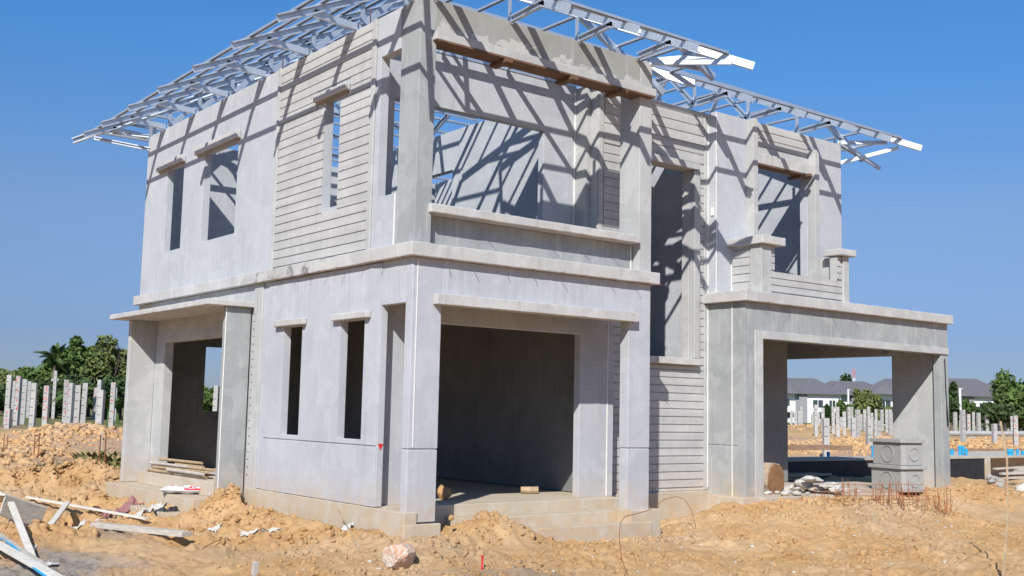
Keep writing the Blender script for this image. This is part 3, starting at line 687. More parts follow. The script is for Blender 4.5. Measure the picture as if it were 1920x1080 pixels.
# red stake
p = P(903, 1078, -.38); z = gz(p); st = empty('red_stake', (p.x, p.y, z)); tag(st, 'short red iron stake driven in the ground near the boulder', 'stake')
m = MB(); m.cyl((0, 0, -.1), (.005, 0, .12), .009, n=8); m.build('shaft', M['red'], st); m = MB(); m.cyl((.005, 0, .12), (.005, 0, .132), .016, n=8); m.build('head', M['red'], st)
p = P(476, 1085, -.38); z = gz(p); m = MB(); m.bar((p.x, p.y, z-.1), (p.x+.01, p.y, z+.16), .055, .05); tag(m.build('wooden_stake', M['wood'], None, .004), 'stub of a grey wooden stake at the bottom edge of the picture', 'stake')
# planks
def plank(a, b, wd, h, mat, name, label, cat='plank', dz=.03, group=None, parent=None, abs_z=None):
    pa = Vector((a[0], a[1], gz(a, dz) if abs_z is None else abs_z[0])); pb = Vector((b[0], b[1], gz(b, dz) if abs_z is None else abs_z[1]))
    m = MB(); m.bar(pa, pb, wd, h); o = m.build(name, mat, parent, .003)
    if not parent: tag(o, label, cat, group)
    return o
plank(P(178, 990, -.33), P(350, 1012, -.33), .14, .055, M['wood'], 'plank', 'thick grey timber plank lying alone on the clay left of the house', abs_z=(-.29, -.27))
plank(P(50, 942, -.33), P(275, 970, -.33), .05, .03, M['palewood'], 'batten', 'long pale wooden batten lying across the rubble by the maroon cloth', 'batten', .10)
plank(P(18, 976, -.2), P(60, 1048, -.38), .07, .03, M['palewood'], 'board', 'pale board sloping down from the broken plywood crate', 'board', abs_z=(.0, -.36))
plank(P(52, 1044, -.38), P(126, 957, -.33), .07, .03, M['palewood'], 'board', 'pale board slanting up and away, crossing the first board', 'board', abs_z=(-.36, -.22))
plank(P(-30, 1015, -.3), P(112, 1090, -.38), .10, .03, M['palewood'], 'board', 'wide pale board under the blue rope at the bottom left', 'board', abs_z=(-.25, -.36))
plank(P(-20, 1000, -.3), P(85, 1062, -.36), .06, .03, M['wood'], 'board', 'narrow grey board behind the wide pale one at the bottom left', 'board', abs_z=(-.25, -.36))
plank(P(148, 1062, -.38), P(162, 1085, -.38), .03, .02, M['bamboo'], 'wood_chip', 'orange splinter of wood on the gravel at the bottom left', 'wood chip', .02)
m = MB(); q = [P(-20+i*13, 1000+i*9.5+3*math.sin(i*1.3), -.33) for i in range(10)]; m.tube([(v.x, v.y, v.z+.07-.012*i) for i, v in enumerate(q)], .012); tag(m.build('rope', M['pvc'], None), 'light blue rope trailing over the boards at the bottom left', 'rope')
# broken crate
c = P(10, 972, -.3); cr = empty('plywood_crate', (c.x, c.y, gz(c))); tag(cr, 'broken pale plywood crate tipped on its side at the left edge', 'crate')
rot = Matrix.Rotation(R(25), 4, 'Z') @ Matrix.Rotation(R(18), 4, 'Y')
def crate_panel(name, b, mat):
    m = MB(); m.box(*b); m.v = [tuple(rot @ Vector(v)) for v in m.v]; m.build(name, mat, cr, .003)
crate_panel('lid', (-.38, .30, -.28, .32, .34, .365), M['palewood']); crate_panel('side_panel', (-.36, .28, -.28, -.255, .10, .338), M['wood']); crate_panel('side_panel', (.256, .28, -.25, .30, .10, .338), M['wood'])
for i in range(3): crate_panel('slat', (-.37+.0*i, .29, -.2+i*.2, -.12+i*.2, .367, .382), M['palewood'])
# cement bag on the side step
bg_ = P(343, 925, -.1); 
def bag():
    root = empty('cement_bag', (-.40, 5.20, -.10), R(-32)); tag(root, 'crumpled white cement bag with red print on the side porch step', 'bag')
    n1, n2 = 26, 14; V = []; Fs = []
    def bz(u, v, s):
        e = max(0, (1-abs(u)**4)*(1-abs(v)**3)); return .052+s*.048*e**.5+.014*math.sin(u*8+v*4)*e+.008*math.sin(u*19-v*7)*e*(s > 0)-.0*u
    for s in (1, -1):
        for i in range(n1+1):
            for j in range(n2+1):
                u = i/n1*2-1; v = j/n2*2-1; e = max(0, (1-abs(u)**4)*(1-abs(v)**3))
                V.append((u*.36*(1-.06*abs(v)), v*.17*(1+.12*math.sin(u*3)), bz(u, v, s)))
    k = (n1+1)*(n2+1)
    for s in (0, 1):
        for i in range(n1):
            for j in range(n2):
                a = s*k+i*(n2+1)+j; f = (a, a+n2+1, a+n2+2, a+1); Fs.append(f if s == 0 else f[::-1])
    m = MB(); m.add(V, Fs); o = m.build('sack', M['white'], root, smooth=True, keep=True)
    def top(u, v):
        return Vector((u*.36*(1-.06*abs(v)), v*.17*(1+.12*math.sin(u*3)), bz(u, v, 1)+.003))
    def patch(name, u0, u1, v0, v1, mat):
        m = MB(); K = 6; vs = [top(u0+(u1-u0)*i/K, v0+(v1-v0)*j/K) for i in range(K+1) for j in range(K+1)]
        fs = [(i*(K+1)+j, (i+1)*(K+1)+j, (i+1)*(K+1)+j+1, i*(K+1)+j+1) for i in range(K) for j in range(K)]
        m.add(vs, fs); m.build(name, mat, root, keep=True)
    patch('red_end_band', .78, .97, -.9, .9, M['red']); patch('red_print', .1, .28, -.7, -.45, M['red']); patch('red_print', .34, .52, -.7, -.45, M['red'])
    patch('red_print', .1, .6, .05, .25, M['red']); patch('red_print', -.5, -.1, .4, .5, M['red']); patch('red_print', -.6, -.2, -.2, -.12, M['red']); patch('red_print', .0, .7, -.99, -.85, M['red'])
bag()
# bamboo poles on the door sill
for i in range(13):
    y0 = 7.45-.5*random.random()-.9*(i % 2); y1 = y0-random.uniform(.9, 1.7); k = i % 5; x = -.07-.047*k; z = .127+.05*(i//5)+(.065 if k == 0 else 0)
    m = MB(); m.cyl((x-.02, y0, z), (x+.02, max(y1, 5.0), z+random.uniform(-.005, .02)), .025, .021, n=9)
    o = m.build('bamboo_pole', M['bamboo'] if i % 3 else M['wood'], None)
    tag(o, 'short brown bamboo pole in the loose heap on the side door sill', 'pole', 'bamboo poles heaped on the side door sill')
# rebar bundles on the left field
def rods(px, py, n, h, name, label, group=None, lean=.0, r=.012):
    p = P(px, py, -.36); z = gz(p); root = empty(name, (p.x, p.y, z)); tag(root, label, 'rebar', group)
    for i in range(n):
        a = .09*(i-(n-1)/2); m = MB(); m.cyl((a*.9, -a*.6, -.1), (a*.9+lean, -a*.6, h-random.uniform(0, .06)), r, n=6); m.build('rod', M['rust'], root)
rods(188, 912, 2, .58, 'rebar_pair', 'pair of rusty upright rebars beside the side porch'); rods(66, 876, 2, .62, 'rebar_pair', 'pair of rusty upright rebars on the left edge of the brown mound')
rods(9, 852, 2, .55, 'rebar_pair', 'pair of rusty upright rebars at the far left edge'); rods(131, 974, 2, .16, 'rebar_pair', 'short rebar stubs beside the pale batten end', r=.02)
p = P(188, 842, -.3); z = gz(p); m = MB(); m.bar((p.x, p.y, z-.2), (p.x+.02, p.y, z+.62), .06, .05); tag(m.build('wooden_stake', M['wood'], None), 'thin grey survey stake on the far side of the brown mound', 'stake')
# crumpled sheets of debris
def sheet(name, px, py, wd, h, mat, label, cat, rz=0, zz=.05, amp=.06, seed=0, rise=.0):
    p = P(px, py, -.36); r = random.Random(seed); n1 = 22; ph = [r.uniform(0, 6) for _ in range(6)]
    m = MB(); V = []; amp = amp*.62
    for s in (0, .004):
        for i in range(n1+1):
            for j in range(n1+1):
                u = i/n1-.5; v = j/n1-.5; e = 1+.18*math.sin(u*7+ph[0])*math.cos(v*6+ph[1])+.10*math.sin(v*17+ph[4])
                x, y = u*wd*e, v*h*(e+.15*math.sin(u*15+ph[5])); X_, Y_ = x*math.cos(rz)-y*math.sin(rz), x*math.sin(rz)+y*math.cos(rz)
                g0 = gz((p.x+X_, p.y+Y_)); f = math.sin(u*6+v*3+ph[2])*.5+.5; f2 = abs(math.sin(u*11-v*9+ph[3]+1.3*f))
                V.append((p.x+X_, p.y+Y_, g0+zz*.35+s+amp*(f*.9+f2**2*.55)*(1-.5*abs(2*v))))
    k = (n1+1)**2; Fs = []
    for s in (0, 1):
        for i in range(n1):
            for j in range(n1):
                a = s*k+i*(n1+1)+j; Fs.append((a, a+n1+1, a+n1+2, a+1) if s else (a, a+1, a+n1+2, a+n1+1))
    m.add(V, Fs); o = m.build(name, mat, None, keep=True); tag(o, label, cat); return o
sheet('cloth_scrap', 215, 955, .62, .34, M['cloth'], 'faded maroon cloth crumpled on the rubble left of the porch', 'cloth', .4, .05, .12, 1)
sheet('cloth_scrap', 190, 968, .45, .22, M['pinkish'], 'pale pink folded sheet in front of the maroon cloth', 'cloth', .2, .05, .08, 2)
sheet('paper_scrap', 280, 963, .5, .35, M['dirtywhite'], 'pale torn cardboard between the maroon cloth and the step', 'cardboard', 1., .04, .08, 3)
sheet('plastic_scrap', 330, 966, .45, .25, M['black'], 'dark crumpled plastic sheet below the side porch step', 'plastic sheet', .5, .05, .12, 4)
sheet('paper_scrap', 487, 1008, .42, .10, M['dirtywhite'], 'long torn strip of white paper on the clay under the left wall', 'paper', -.55, .03, .05, 5)
sheet('paper_scrap', 652, 1022, .14, .12, M['white'], 'small crumpled white paper ball in front of the corner', 'paper', 0, .05, .07, 6)
sheet('paper_scrap', 145, 976, .25, .12, M['dirtywhite'], 'white torn paper at the left end of the maroon cloth', 'paper', .3, .03, .06, 7)
sheet('paper_scrap', 80, 1054, .22, .12, M['white'], 'white scrap of paper beside the boards at the bottom left', 'paper', .3, .03, .05, 8)
sheet('paper_scrap', 403, 1000, .18, .12, M['dirtywhite'], 'grey scrap of paper right of the thick plank', 'paper', .8, .02, .04, 9)
# thin leaning stick and bent reinforcing wires
def wire(name, pts_, label, r=.004, cat='wire', mat='rust'):
    m = MB(); m.tube(pts_, r, 5); tag(m.build(name, M[mat], None), label, cat)
a = P(675, 1052, -.38); b = Vector((-.15, .6, .05)); a.z = gz(a)
b = P(633, 955, -.0); wire('stick', [a, a.lerp(b, .5)+Vector((.01, 0, .01)), b+Vector((0, 0, .0))], 'thin brown stick leaning in front of the left wall', .007, 'stick', 'bamboo')
def gp(px, py, h=0): q = P(px, py, -.33); q.z = gz(q)+h; return q
def arc(px0, py0, pts_px, d): return [PD(x, y, d) for x, y in pts_px]
dW = 10.6
wire('bent_wire', [PD(x, y, dW+i*.05) for i, (x, y) in enumerate([(1178, 1080), (1166, 1050), (1161, 1010), (1163, 980), (1172, 968), (1190, 964), (1212, 958), (1224, 952)])], 'tall bent rusty wire curling up in front of the right porch pier')
wire('bent_wire', [PD(x, y, 14.3) for x, y in [(1189, 953), (1196, 960), (1197, 974)]], 'short forked wire on the bottom porch step', .006)
wire('bent_wire', [PD(x, y, 14.6) for x, y in [(1230, 948), (1246, 936), (1268, 931), (1283, 936), (1296, 955), (1304, 985), (1306, 1030), (1312, 1075)]], 'long arched rusty wire standing on clay before the siding wall')
wire('bent_wire', [gp(1290+i*45, 972-1.5*i, .03+.02*math.sin(i*2)) for i in range(7)], 'long straight rusty wire lying before the car porch', .005)
wire('bent_wire', [gp(1400+i*25, 970+3*(i % 3), .03) for i in range(6)], 'shorter wavy wire lying right of the long one before the car porch', .004)
wire('bent_wire', [gp(380+i*22, 1020-3*i, .03+.03*math.sin(i*1.7)) for i in range(7)], 'curled rusty wire lying on the clay below the left wall', .005)
wire('bent_wire', [gp(452+i*22, 972+1*i, .05) for i in range(7)], 'rusty wire lying along the foot of the left wall', .005)
for i, (x, h) in enumerate(((530, .12), (537, .13), (548, .09))):
    q = gp(x, 978); wire('bent_wire', [q, q+Vector((.02, .03, h))], ('left', 'middle', 'right')[i]+'most of three short wires poking up below the left windows', .004)
# bamboo pole standing at the right
wire('bamboo_pole', [gp(1880, 1082), PD(1890, 960, 13.2), PD(1888, 860, 13.3), PD(1876, 790, 13.4)], 'tall thin bent bamboo pole standing at the right edge', .011, 'pole', 'bamboo')
# rebar cage
c = P(1655, 970, -.25); cage = empty('rebar_cage', (c.x, c.y, gz(c))); tag(cage, 'low cage of thin rusty rebars standing in clay before the car porch', 'rebar cage')
r_ = random.Random(4)
for i in range(70):
    u = r_.uniform(-.95, .95); v = r_.uniform(-.28, .28) if i % 3 else r_.choice((-.25, .25)); h = r_.uniform(.16, .36)
    x = u*RT[0]+v*FW[0]; y = u*RT[1]+v*FW[1]
    m = MB(); m.cyl((x, y, -.08), (x+r_.uniform(-.05, .05), y+r_.uniform(-.05, .05), h if abs(u) < .6 else h*.7), .0042, n=5); m.build('upright_bar', M['rustbright'], cage)
for k, (z, v) in enumerate(((.12, -.22), (.2, -.2), (.14, .2), (.25, .22), (.05, 0))):
    m = MB(); m.cyl((-.75*RT[0]+v*FW[0], -.75*RT[1]+v*FW[1], z), (.7*RT[0]+v*FW[0], .7*RT[1]+v*FW[1], z+.03), .004, n=5); m.build('tie_bar', M['rustbright'], cage)
# stacked concrete junction boxes
def jbox(z, lx, ly, h, label, off=0):
    c = P(1693, 923, 0); root = empty('junction_box', (c.x+.02+off, c.y+off*.4, z), R(-14)); tag(root, label, 'junction box')
    def solid(x0, y0, x1, y1, z0, z1, ch):
        pts_ = [(x0+ch, y0), (x1-ch*.4, y0), (x1, y0+ch*.4), (x1, y1), (x0, y1), (x0, y0+ch)]; n = len(pts_)
        return [(x, y, z0) for x, y in pts_]+[(x, y, z1) for x, y in pts_], [tuple(range(n))[::-1], tuple(range(n, 2*n))]+[(i, (i+1) % n, n+(i+1) % n, n+i) for i in range(n)]
    m = MB(); m.add(*solid(0, 0, lx, ly, 0, h-.06, .05)); m.build('box_body', M['boxgrey'], root, .008)
    m = MB(); m.add(*solid(-.04, -.04, lx+.04, ly+.04, h-.059, h, .06)); m.build('lid', M['boxgrey'], root, .008)
    for face, cen, rr in (('x', ly*.5, .125), ('y', lx*.55, .095)):
        m = MB(); n = 32; vs = []
        for k in range(n):
            a = 2*math.pi*k/n
            for r2, dy in ((rr, .001), (rr+.014, .001), (rr+.014, -.012), (rr, -.012)):
                u, v_ = cen+r2*math.cos(a), (h-.06)*.5+r2*math.sin(a); vs.append((dy, u, v_) if face == 'x' else (u, dy, v_))
        m.add(vs, [(4*k+j, 4*((k+1) % n)+j, 4*((k+1) % n)+(j+1) % 4, 4*k+(j+1) % 4) for k in range(n) for j in range(4)]); m.build('knockout_ring', M['boxgrey'], root)
    return root
jbox(.0, .44, .74, .42, 'lower of two stacked grey concrete junction boxes in the car porch'); jbox(.424, .42, .70, .42, 'upper of two stacked grey concrete junction boxes in the car porch', .015)
# the log
lg = empty('log', (0, 0, 0)); tag(lg, 'short thick sawn log lying by the left pier of the car porch', 'log')
ax_ = Vector((-.10, .99, 0)).normalized(); c0 = P(1456, 902, .19); rr = .27
m = MB(); n = 28; vs = []
ra = random.Random(5); prof = [1+.05*ra.uniform(-1, 1) for _ in range(n)]
s_ = Vector((ax_.y, -ax_.x, 0))
for j in range(6):
    for k in range(n):
        a = 2*math.pi*k/n; e = c0+ax_*(.02+.14*j); vs.append(e+(s_*math.cos(a)*.82+Vector((0, 0, 1))*math.sin(a))*rr*prof[k]*(1+.02*ra.uniform(-1, 1)))
fs = [(j*n+k, j*n+(k+1) % n, (j+1)*n+(k+1) % n, (j+1)*n+k) for j in range(5) for k in range(n)]+[tuple(range(n)), tuple(range(5*n, 6*n))]
m.add(vs, fs); m.build('bark', M['bark'], lg)
m = MB(); vs = [c0+(s_*math.cos(2*math.pi*k/n)*.82+Vector((0, 0, 1))*math.sin(2*math.pi*k/n))*rr*.95*prof[k]+ax_*dd for dd in (.0, .019) for k in range(n)]
m.add(vs, [tuple(range(n)), tuple(range(n, 2*n))]+[(k, (k+1) % n, n+(k+1) % n, n+k) for k in range(n)]); m.build('end_face', M['endgrain'], lg)
# plaster rubble heap in the car porch
for i in range(44):
    x = random.gauss(7.85, .42); y = random.uniform(.25, .95); s = random.uniform(.04, .13)*(1.2-min(.8, abs(x-7.8)*.7))
    o = blob('plaster_lump', (x, y, .01+s*.3+.14*math.exp(-((x-7.7)/.35)**2-((y-.55)/.3)**2)*random.random()*1.6), (s*random.uniform(1., 1.8), s, s*random.uniform(.4, .8)), M['dirtywhite'], .4, 2, i+40)
    tag(o, 'pale broken plaster lump in the heap on the car porch floor', 'rubble', 'plaster lumps heaped on the car porch floor')
# clay lumps and wood offcut inside the porch
for (x, y, s, lb) in ((1.40, 1.35, .11, 'orange clay lump on the porch floor beside the corner pier'),): tag(blob('clay_lump', (x, y, .13), (s, s, s*1.1), M['ground'], .5, 3, 9), lb, 'clay lump')
tag(blob('clay_lump', (.58, -.03, -.02), (.05, .04, .04), M['ground'], .5, 2, 19), 'small clay lump at the foot of the corner pier', 'clay lump')
m = MB(); m.cyl((2.95, 1.75, .10), (3.15, 1.62, .10), .045, .05, n=10); tag(m.build('wood_offcut', M['bamboo'], None), 'small round wood offcut on the floor inside the porch', 'wood offcut')
tag(blob('white_rock', (13.7, .35, -.1), (.26, .22, .2), M['dirtywhite'], .5, 3, 21), 'white dusty boulder at the right edge of the picture', 'rock')
tag(blob('clay_lump', P(985, 1035, -.4), (.05, .05, .03), M['rock'], .5, 2, 8), 'pale pinkish stone lying flat before the porch steps', 'rock')
# weeds
def weed(px, py, n, h, name, label, mat='leaf', z=-.33, spread=.12):
    p = P(px, py, z); z0 = gz(p); r = random.Random(px); m = MB()
    for i in range(n):
        a = r.uniform(0, 6.28); l = h*r.uniform(.5, 1.); x = p.x+r.uniform(-spread, spread); y = p.y+r.uniform(-spread, spread); dx, dy = math.cos(a)*l*.6, math.sin(a)*l*.6; w_ = h*.06
        nx_, ny_ = -math.sin(a)*w_, math.cos(a)*w_
        m.add([(x-nx_, y-ny_, z0), (x+nx_, y+ny_, z0), (x+dx*.5+nx_, y+dy*.5+ny_, z0+l*.7), (x+dx*.5-nx_, y+dy*.5-ny_, z0+l*.7), (x+dx, y+dy, z0+l*.85)], [(0, 1, 2, 3), (3, 2, 4)])
    tag(m.build(name, M[mat], None, keep=True), label, 'weed')
weed(1035, 996, 40, .10, 'weed', 'dark leafy weed, leftmost of three before the porch steps', 'leafdark'); weed(1082, 1001, 40, .10, 'weed', 'bright green weed, middle of three before the porch steps', 'palm'); weed(1115, 998, 45, .13, 'weed', 'green sprawling weed, rightmost of three before the porch steps', 'leaf')
weed(108, 895, 120, .35, 'weed', 'green weed growing on the brown mound at the left', 'leaf', -.3, .45); weed(205, 900, 160, .55, 'weed', 'dry grass tuft beside the side porch', 'grass', -.3, .5)

# ------------------------------------------------------------------ neighbouring foundation
nf = empty('foundation', (0, 0, 0)); tag(nf, 'black coated concrete foundation of the next house with white slab top', 'foundation')
A = P(1855, 858, .3); B = P(1470, 859, .3)
ux = Vector((1, 0, 0))
m = MB(); m.box(9.6, 18.9, 4.02, 4.35, -.7, .28); m.build('foundation_wall', M['black'], nf)
m = MB(); m.box(9.5, 19.1, 4.0, 4.7, .281, .33); m.box(19.1, 26., 4.0, 6.4, .281, .33); m.build('slab_top', M['footing'], nf)
m = MB(); m.box(18.91, 19.1, 3.98, 4.36, -.7, .279); m.build('end_post', M['footing'], nf)
m = MB(); m.box(19.11, 26., 4.6, 5.0, -.5, .279); m.build('ground_beam', M['footing'], nf)
def bluepipe(px, py, h, r, i):
    d_ = FW + RT*(px-960)/FPX - UP*(py-540)/FPX; y_ = 4.12+.08*(i % 7); p = Vector(CAM+d_*(y_-CAM[1])/d_[1]); root = empty('blue_pipe', (p.x, p.y, .33)); tag(root, 'blue plastic pipe stub rising from the next foundation slab', 'pipe', 'blue pipe stubs on the next foundation')
    m = MB(); m.cyl((0, 0, 0), (0, 0, h), r, n=12); m.build('pipe_body', M['pvc'], root); m = MB(); m.cyl((0, 0, h-.08), (0, 0, h+.0), r*1.2, n=12); m.build('collar', M['pvc'], root)
for i, (px, py, h, r) in enumerate(((1637, 852, .26, .035), (1651, 848, .12, .04), (1673, 846, .12, .05), (1553, 853, .12, .03), (1800, 855, .24, .035), (1806, 856, .22, .035), (1785, 851, .14, .04), (1894, 858, .16, .075), (1908, 855, .15, .03), (1918, 857, .1, .04), (1812, 852, .16, .03))): bluepipe(px, py, h, r, i)
# formwork boards on the ground behind, timber piles
k = 0
for (x0, y0, x1, y1, z, lb) in ((14, 15, 27, 13.5, .35, 'long brown formwork board lying behind the next foundation'), (14, 17, 28, 15, .32, 'second long brown formwork board farther behind the next foundation'), (28, 11, 36, 9.4, .35, 'brown formwork board lying beyond the right foundation slab')):
    m = MB(); m.bar((x0, y0, z-.22), (x1, y1, z-.22), .05, .16); tag(m.build('formwork_board', M['boardbrown'], None), lb, 'board')
for i in range(6):
    x = 9.75+random.uniform(-.1, .5); y = 3.0+.12*(i % 3); z = .02+.06*(i//3)
    m = MB(); m.bar((x, y, z), (x+random.uniform(1.0, 1.6), y+random.uniform(-.1, .1), z+.01), .10, .045); tag(m.build('timber', M['boardgrey'], None), 'grey timber in the low stack behind the car porch', 'timber', 'timbers stacked behind the car porch')
for x_, l_ in ((9.8, 'left bearer beam under the timber stack behind the car porch'), (10.9, 'right bearer beam under the timber stack behind the car porch')): m = MB(); m.box(x_, x_+.15, 2.9, 3.4, -.3, -.01); tag(m.build('timber_bearer', M['wood'], None), l_, 'timber')
for i in range(12):
    p = P(1862+random.uniform(0, 50), 868+random.uniform(0, 34), .0); a = random.uniform(-.5, .3); l = random.uniform(.8, 1.8)
    z = gz(p)+.1+.04*(i % 5); m = MB(); m.bar((p.x, p.y, z+.05), (p.x+l*math.cos(a), p.y+l*math.sin(a), z+random.uniform(0, .15)), .09, .04); tag(m.build('timber', M['wood'], None), 'weathered grey timber in the loose heap at the right edge', 'timber', 'loose timbers at the right edge')
for i in range(8):
    p = P(1850+random.uniform(0, 40), 920+random.uniform(-6, 18), -.3); tag(blob('concrete_lump', (p.x, p.y, gz(p, .06)), (.1*random.uniform(.6, 1.5), .1, .08), M['boxgrey'], .5, 2, 70+i), 'grey concrete lump in the scatter beside the black foundation end', 'rubble', 'grey lumps beside the black foundation')

# ------------------------------------------------------------------ concrete piles standing in the fields
def pile(px, top, base, wpx, red, group, label, width=.27):
    D = width*FPX/wpx*.985; pb = PD(px, base, D); pt_ = PD(px, top, D)
    root = empty('concrete_pile', (pb.x, pb.y, pb.z), random.uniform(-.5, .3)-.5); tag(root, label, 'pile', group)
    h = pt_.z-pb.z; m = MB(); w_ = width/2*.86; lean = random.uniform(-.012, .012)*h
    m.add([(-w_, -w_, -.8), (w_, -w_, -.8), (w_, w_, -.8), (-w_, w_, -.8), (-w_+lean, -w_, h), (w_+lean, -w_, h), (w_+lean, w_, h-.02), (-w_+lean, w_, h-.02)], [(0, 3, 2, 1), (4, 5, 6, 7), (0, 1, 5, 4), (1, 2, 6, 5), (2, 3, 7, 6), (3, 0, 4, 7)])
    m.build('shaft', M['pile'], root, .012)
    if red:
        m = MB(); z = h-.15; rr = random.Random(px)
        while z > .2:
            for q in range(rr.choice((2, 3))):
                a = Vector((rr.uniform(-.07, .07), -w_-.004, z+rr.uniform(-.09, .09))); b = a+Vector((rr.uniform(-.09, .09), 0, rr.uniform(-.12, .12))); m.bar(a, b, .006, .03, up=(.3, 0, 1))
            z -= rr.uniform(.34, .6)
        m.build('painted_marks', M['red'], root)
    m = MB(); z = h-.35
    while z > .1: m.box(-w_*.9, w_*.3, -w_-.003, -w_-.0005, z, z+.025); z -= .38
    m.build('measure_ticks', M['darkhole'], root)
L = [(12, 703, 792, 9, 0), (21, 714, 791, 6.5, 0), (30, 705, 796, 9, 1), (42, 711, 792, 8.5, 0), (51, 715, 790, 6, 0), (59.5, 718, 802, 10, 0), (14, 766, 814, 10, 1), (84, 723, 805, 10, 1), (93, 710, 796, 5.5, 0), (98.5, 695, 797, 6, 0), (103.5, 710, 796, 5.5, 0),
     (121, 712, 789, 9, 1), (131, 718, 787, 8.5, 0), (143, 722, 789, 10, 0), (155, 718, 792, 9.5, 0), (175, 727, 795, 6, 1), (183, 712, 797, 8, 0), (190, 717, 792, 5.5, 0), (187, 731, 799, 10.5, 0), (208, 717, 799, 9, 1), (214, 727, 789, 6, 0), (235, 721, 792, 7, 0), (402, 723, 790, 9, 0)]
for a in L: pile(*a, 'concrete piles in the field left of the house', 'tall square concrete pile with red painted figures in the left field' if a[4] else 'plain tall square concrete pile in the left field')
for X_, T_, B_, W_ in ((340, 405, 530, 22), (362, 408, 530, 20), (378, 375, 520, 20), (480, 365, 510, 26), (495, 425, 512, 22), (528, 388, 510, 24), (550, 458, 615, 44), (600, 380, 545, 24), (632, 380, 545, 26), (677, 412, 545, 25), (708, 380, 530, 20), (726, 380, 550, 20), (768, 398, 600, 28), (740, 455, 560, 30), (818, 398, 560, 22), (848, 465, 625, 38), (845, 378, 500, 20), (893, 470, 640, 26), (916, 475, 640, 26), (897, 395, 500, 20), (937, 398, 545, 20), (970, 398, 545, 22), (995, 398, 600, 24), (485, 610, 650, 26), (512, 610, 650, 26), (310, 400, 540, 18), (455, 430, 520, 20), (655, 450, 545, 20), (790, 430, 560, 20), (870, 420, 560, 20), (1010, 420, 600, 22)):
    pile(1400+X_/3.692, 660+T_/3.692, 660+B_/3.692, W_/3.692, 0, 'concrete piles seen through the car porch', 'grey square concrete pile standing in the field seen through the car porch')
for X_, T_, B_, W_, rd in ((20, 392, 525, 22, 0), (48, 385, 525, 24, 0), (110, 367, 645, 32, 0), (93, 425, 645, 18, 0), (150, 400, 530, 25, 1), (190, 385, 525, 22, 0), (230, 390, 530, 25, 0), (262, 397, 530, 22, 0), (295, 405, 530, 25, 0), (322, 407, 530, 22, 0), (340, 430, 530, 18, 0), (352, 475, 580, 34, 0), (397, 382, 530, 25, 0), (418, 408, 535, 20, 0), (438, 390, 535, 25, 0), (457, 405, 535, 18, 0), (494, 415, 650, 26, 0), (518, 412, 650, 33, 1), (574, 412, 540, 20, 0), (170, 555, 660, 28, 0), (198, 580, 655, 28, 0), (276, 590, 665, 24, 0), (304, 590, 665, 26, 0)):
    pile(1780+X_/4.157, 680+T_/4.154, 680+B_/4.154, W_/4.157, rd, 'concrete piles in the field right of the house', 'grey concrete pile marked in red in the field right of the house' if rd else 'plain grey concrete pile in the field right of the house')
a = PD(1700, 812, 78); b = PD(1990, 814, 74); m = MB(); m.cyl(a, b, .16, n=8); tag(m.build('rail', M['pile'], None), 'long pale horizontal pipe running behind the right hand piles', 'pipe')

ORD = 'first second third fourth fifth sixth seventh eighth ninth tenth eleventh twelfth thirteenth fourteenth fifteenth sixteenth seventeenth eighteenth nineteenth twentieth'.split()
def ordn(i): return ORD[i] if i < 20 else ('twenty-' if i < 29 else 'thirty-')+ORD[(i-20) % 10] if i != 29 else 'thirtieth'
def order(group, fmt):
    its = [o for o in COL.objects if o.get('group') == group]
    def sx_(o): q = np.array(o.location)-CAM; return (q@RT)/(q@FW)
    its.sort(key=sx_)
    for i, o in enumerate(its): o['label'] = fmt(o['label'], ordn(i))
order('concrete piles in the field left of the house', lambda l, n: ('square pile with red painted figures, ' if 'red' in l else 'plain square concrete pile, ')+n+' from the left edge in the left field')
order('concrete piles seen through the car porch', lambda l, n: 'grey concrete pile, '+n+' from the left in the view through the car porch')
order('concrete piles in the field right of the house', lambda l, n: ('grey pile marked in red, ' if 'red' in l else 'plain grey pile, ')+n+' from the left in the field right of the house')
order('blue pipe stubs on the next foundation', lambda l, n: 'blue plastic pipe stub, '+n+' from the left on the next foundation slab')

# ------------------------------------------------------------------ vegetation
def crown(center, rad, n, leaf, mat, parent, seed, name='crown', clumps=14):
    r = np.random.default_rng(seed)
    cc = r.standard_normal((clumps, 3)); cc /= np.linalg.norm(cc, axis=1)[:, None]; cc *= r.uniform(.35, .95, (clumps, 1)); cc[:, 2] = cc[:, 2]*.9
    cr_ = r.uniform(.25, .5, clumps)
    k = r.integers(0, clumps, n); d = r.standard_normal((n, 3)); d /= np.linalg.norm(d, axis=1)[:, None]; d *= (r.random((n, 1))**.45)
    p = (cc[k]+d*cr_[k][:, None])*np.array(rad)+np.array(center)
    a = r.standard_normal((n, 3)); a /= np.linalg.norm(a, axis=1)[:, None]; b = np.cross(a, r.standard_normal((n, 3))); b /= np.linalg.norm(b, axis=1)[:, None]
    s = leaf*r.uniform(.5, 1.3, (n, 1)); a *= s; b *= s*.55
    V = np.stack([p-a, p+b, p+a, p-b], 1).reshape(-1, 3); Fq = np.arange(4*n).reshape(-1, 4)
    return npmesh(name, V, Fq, mat, parent=parent)
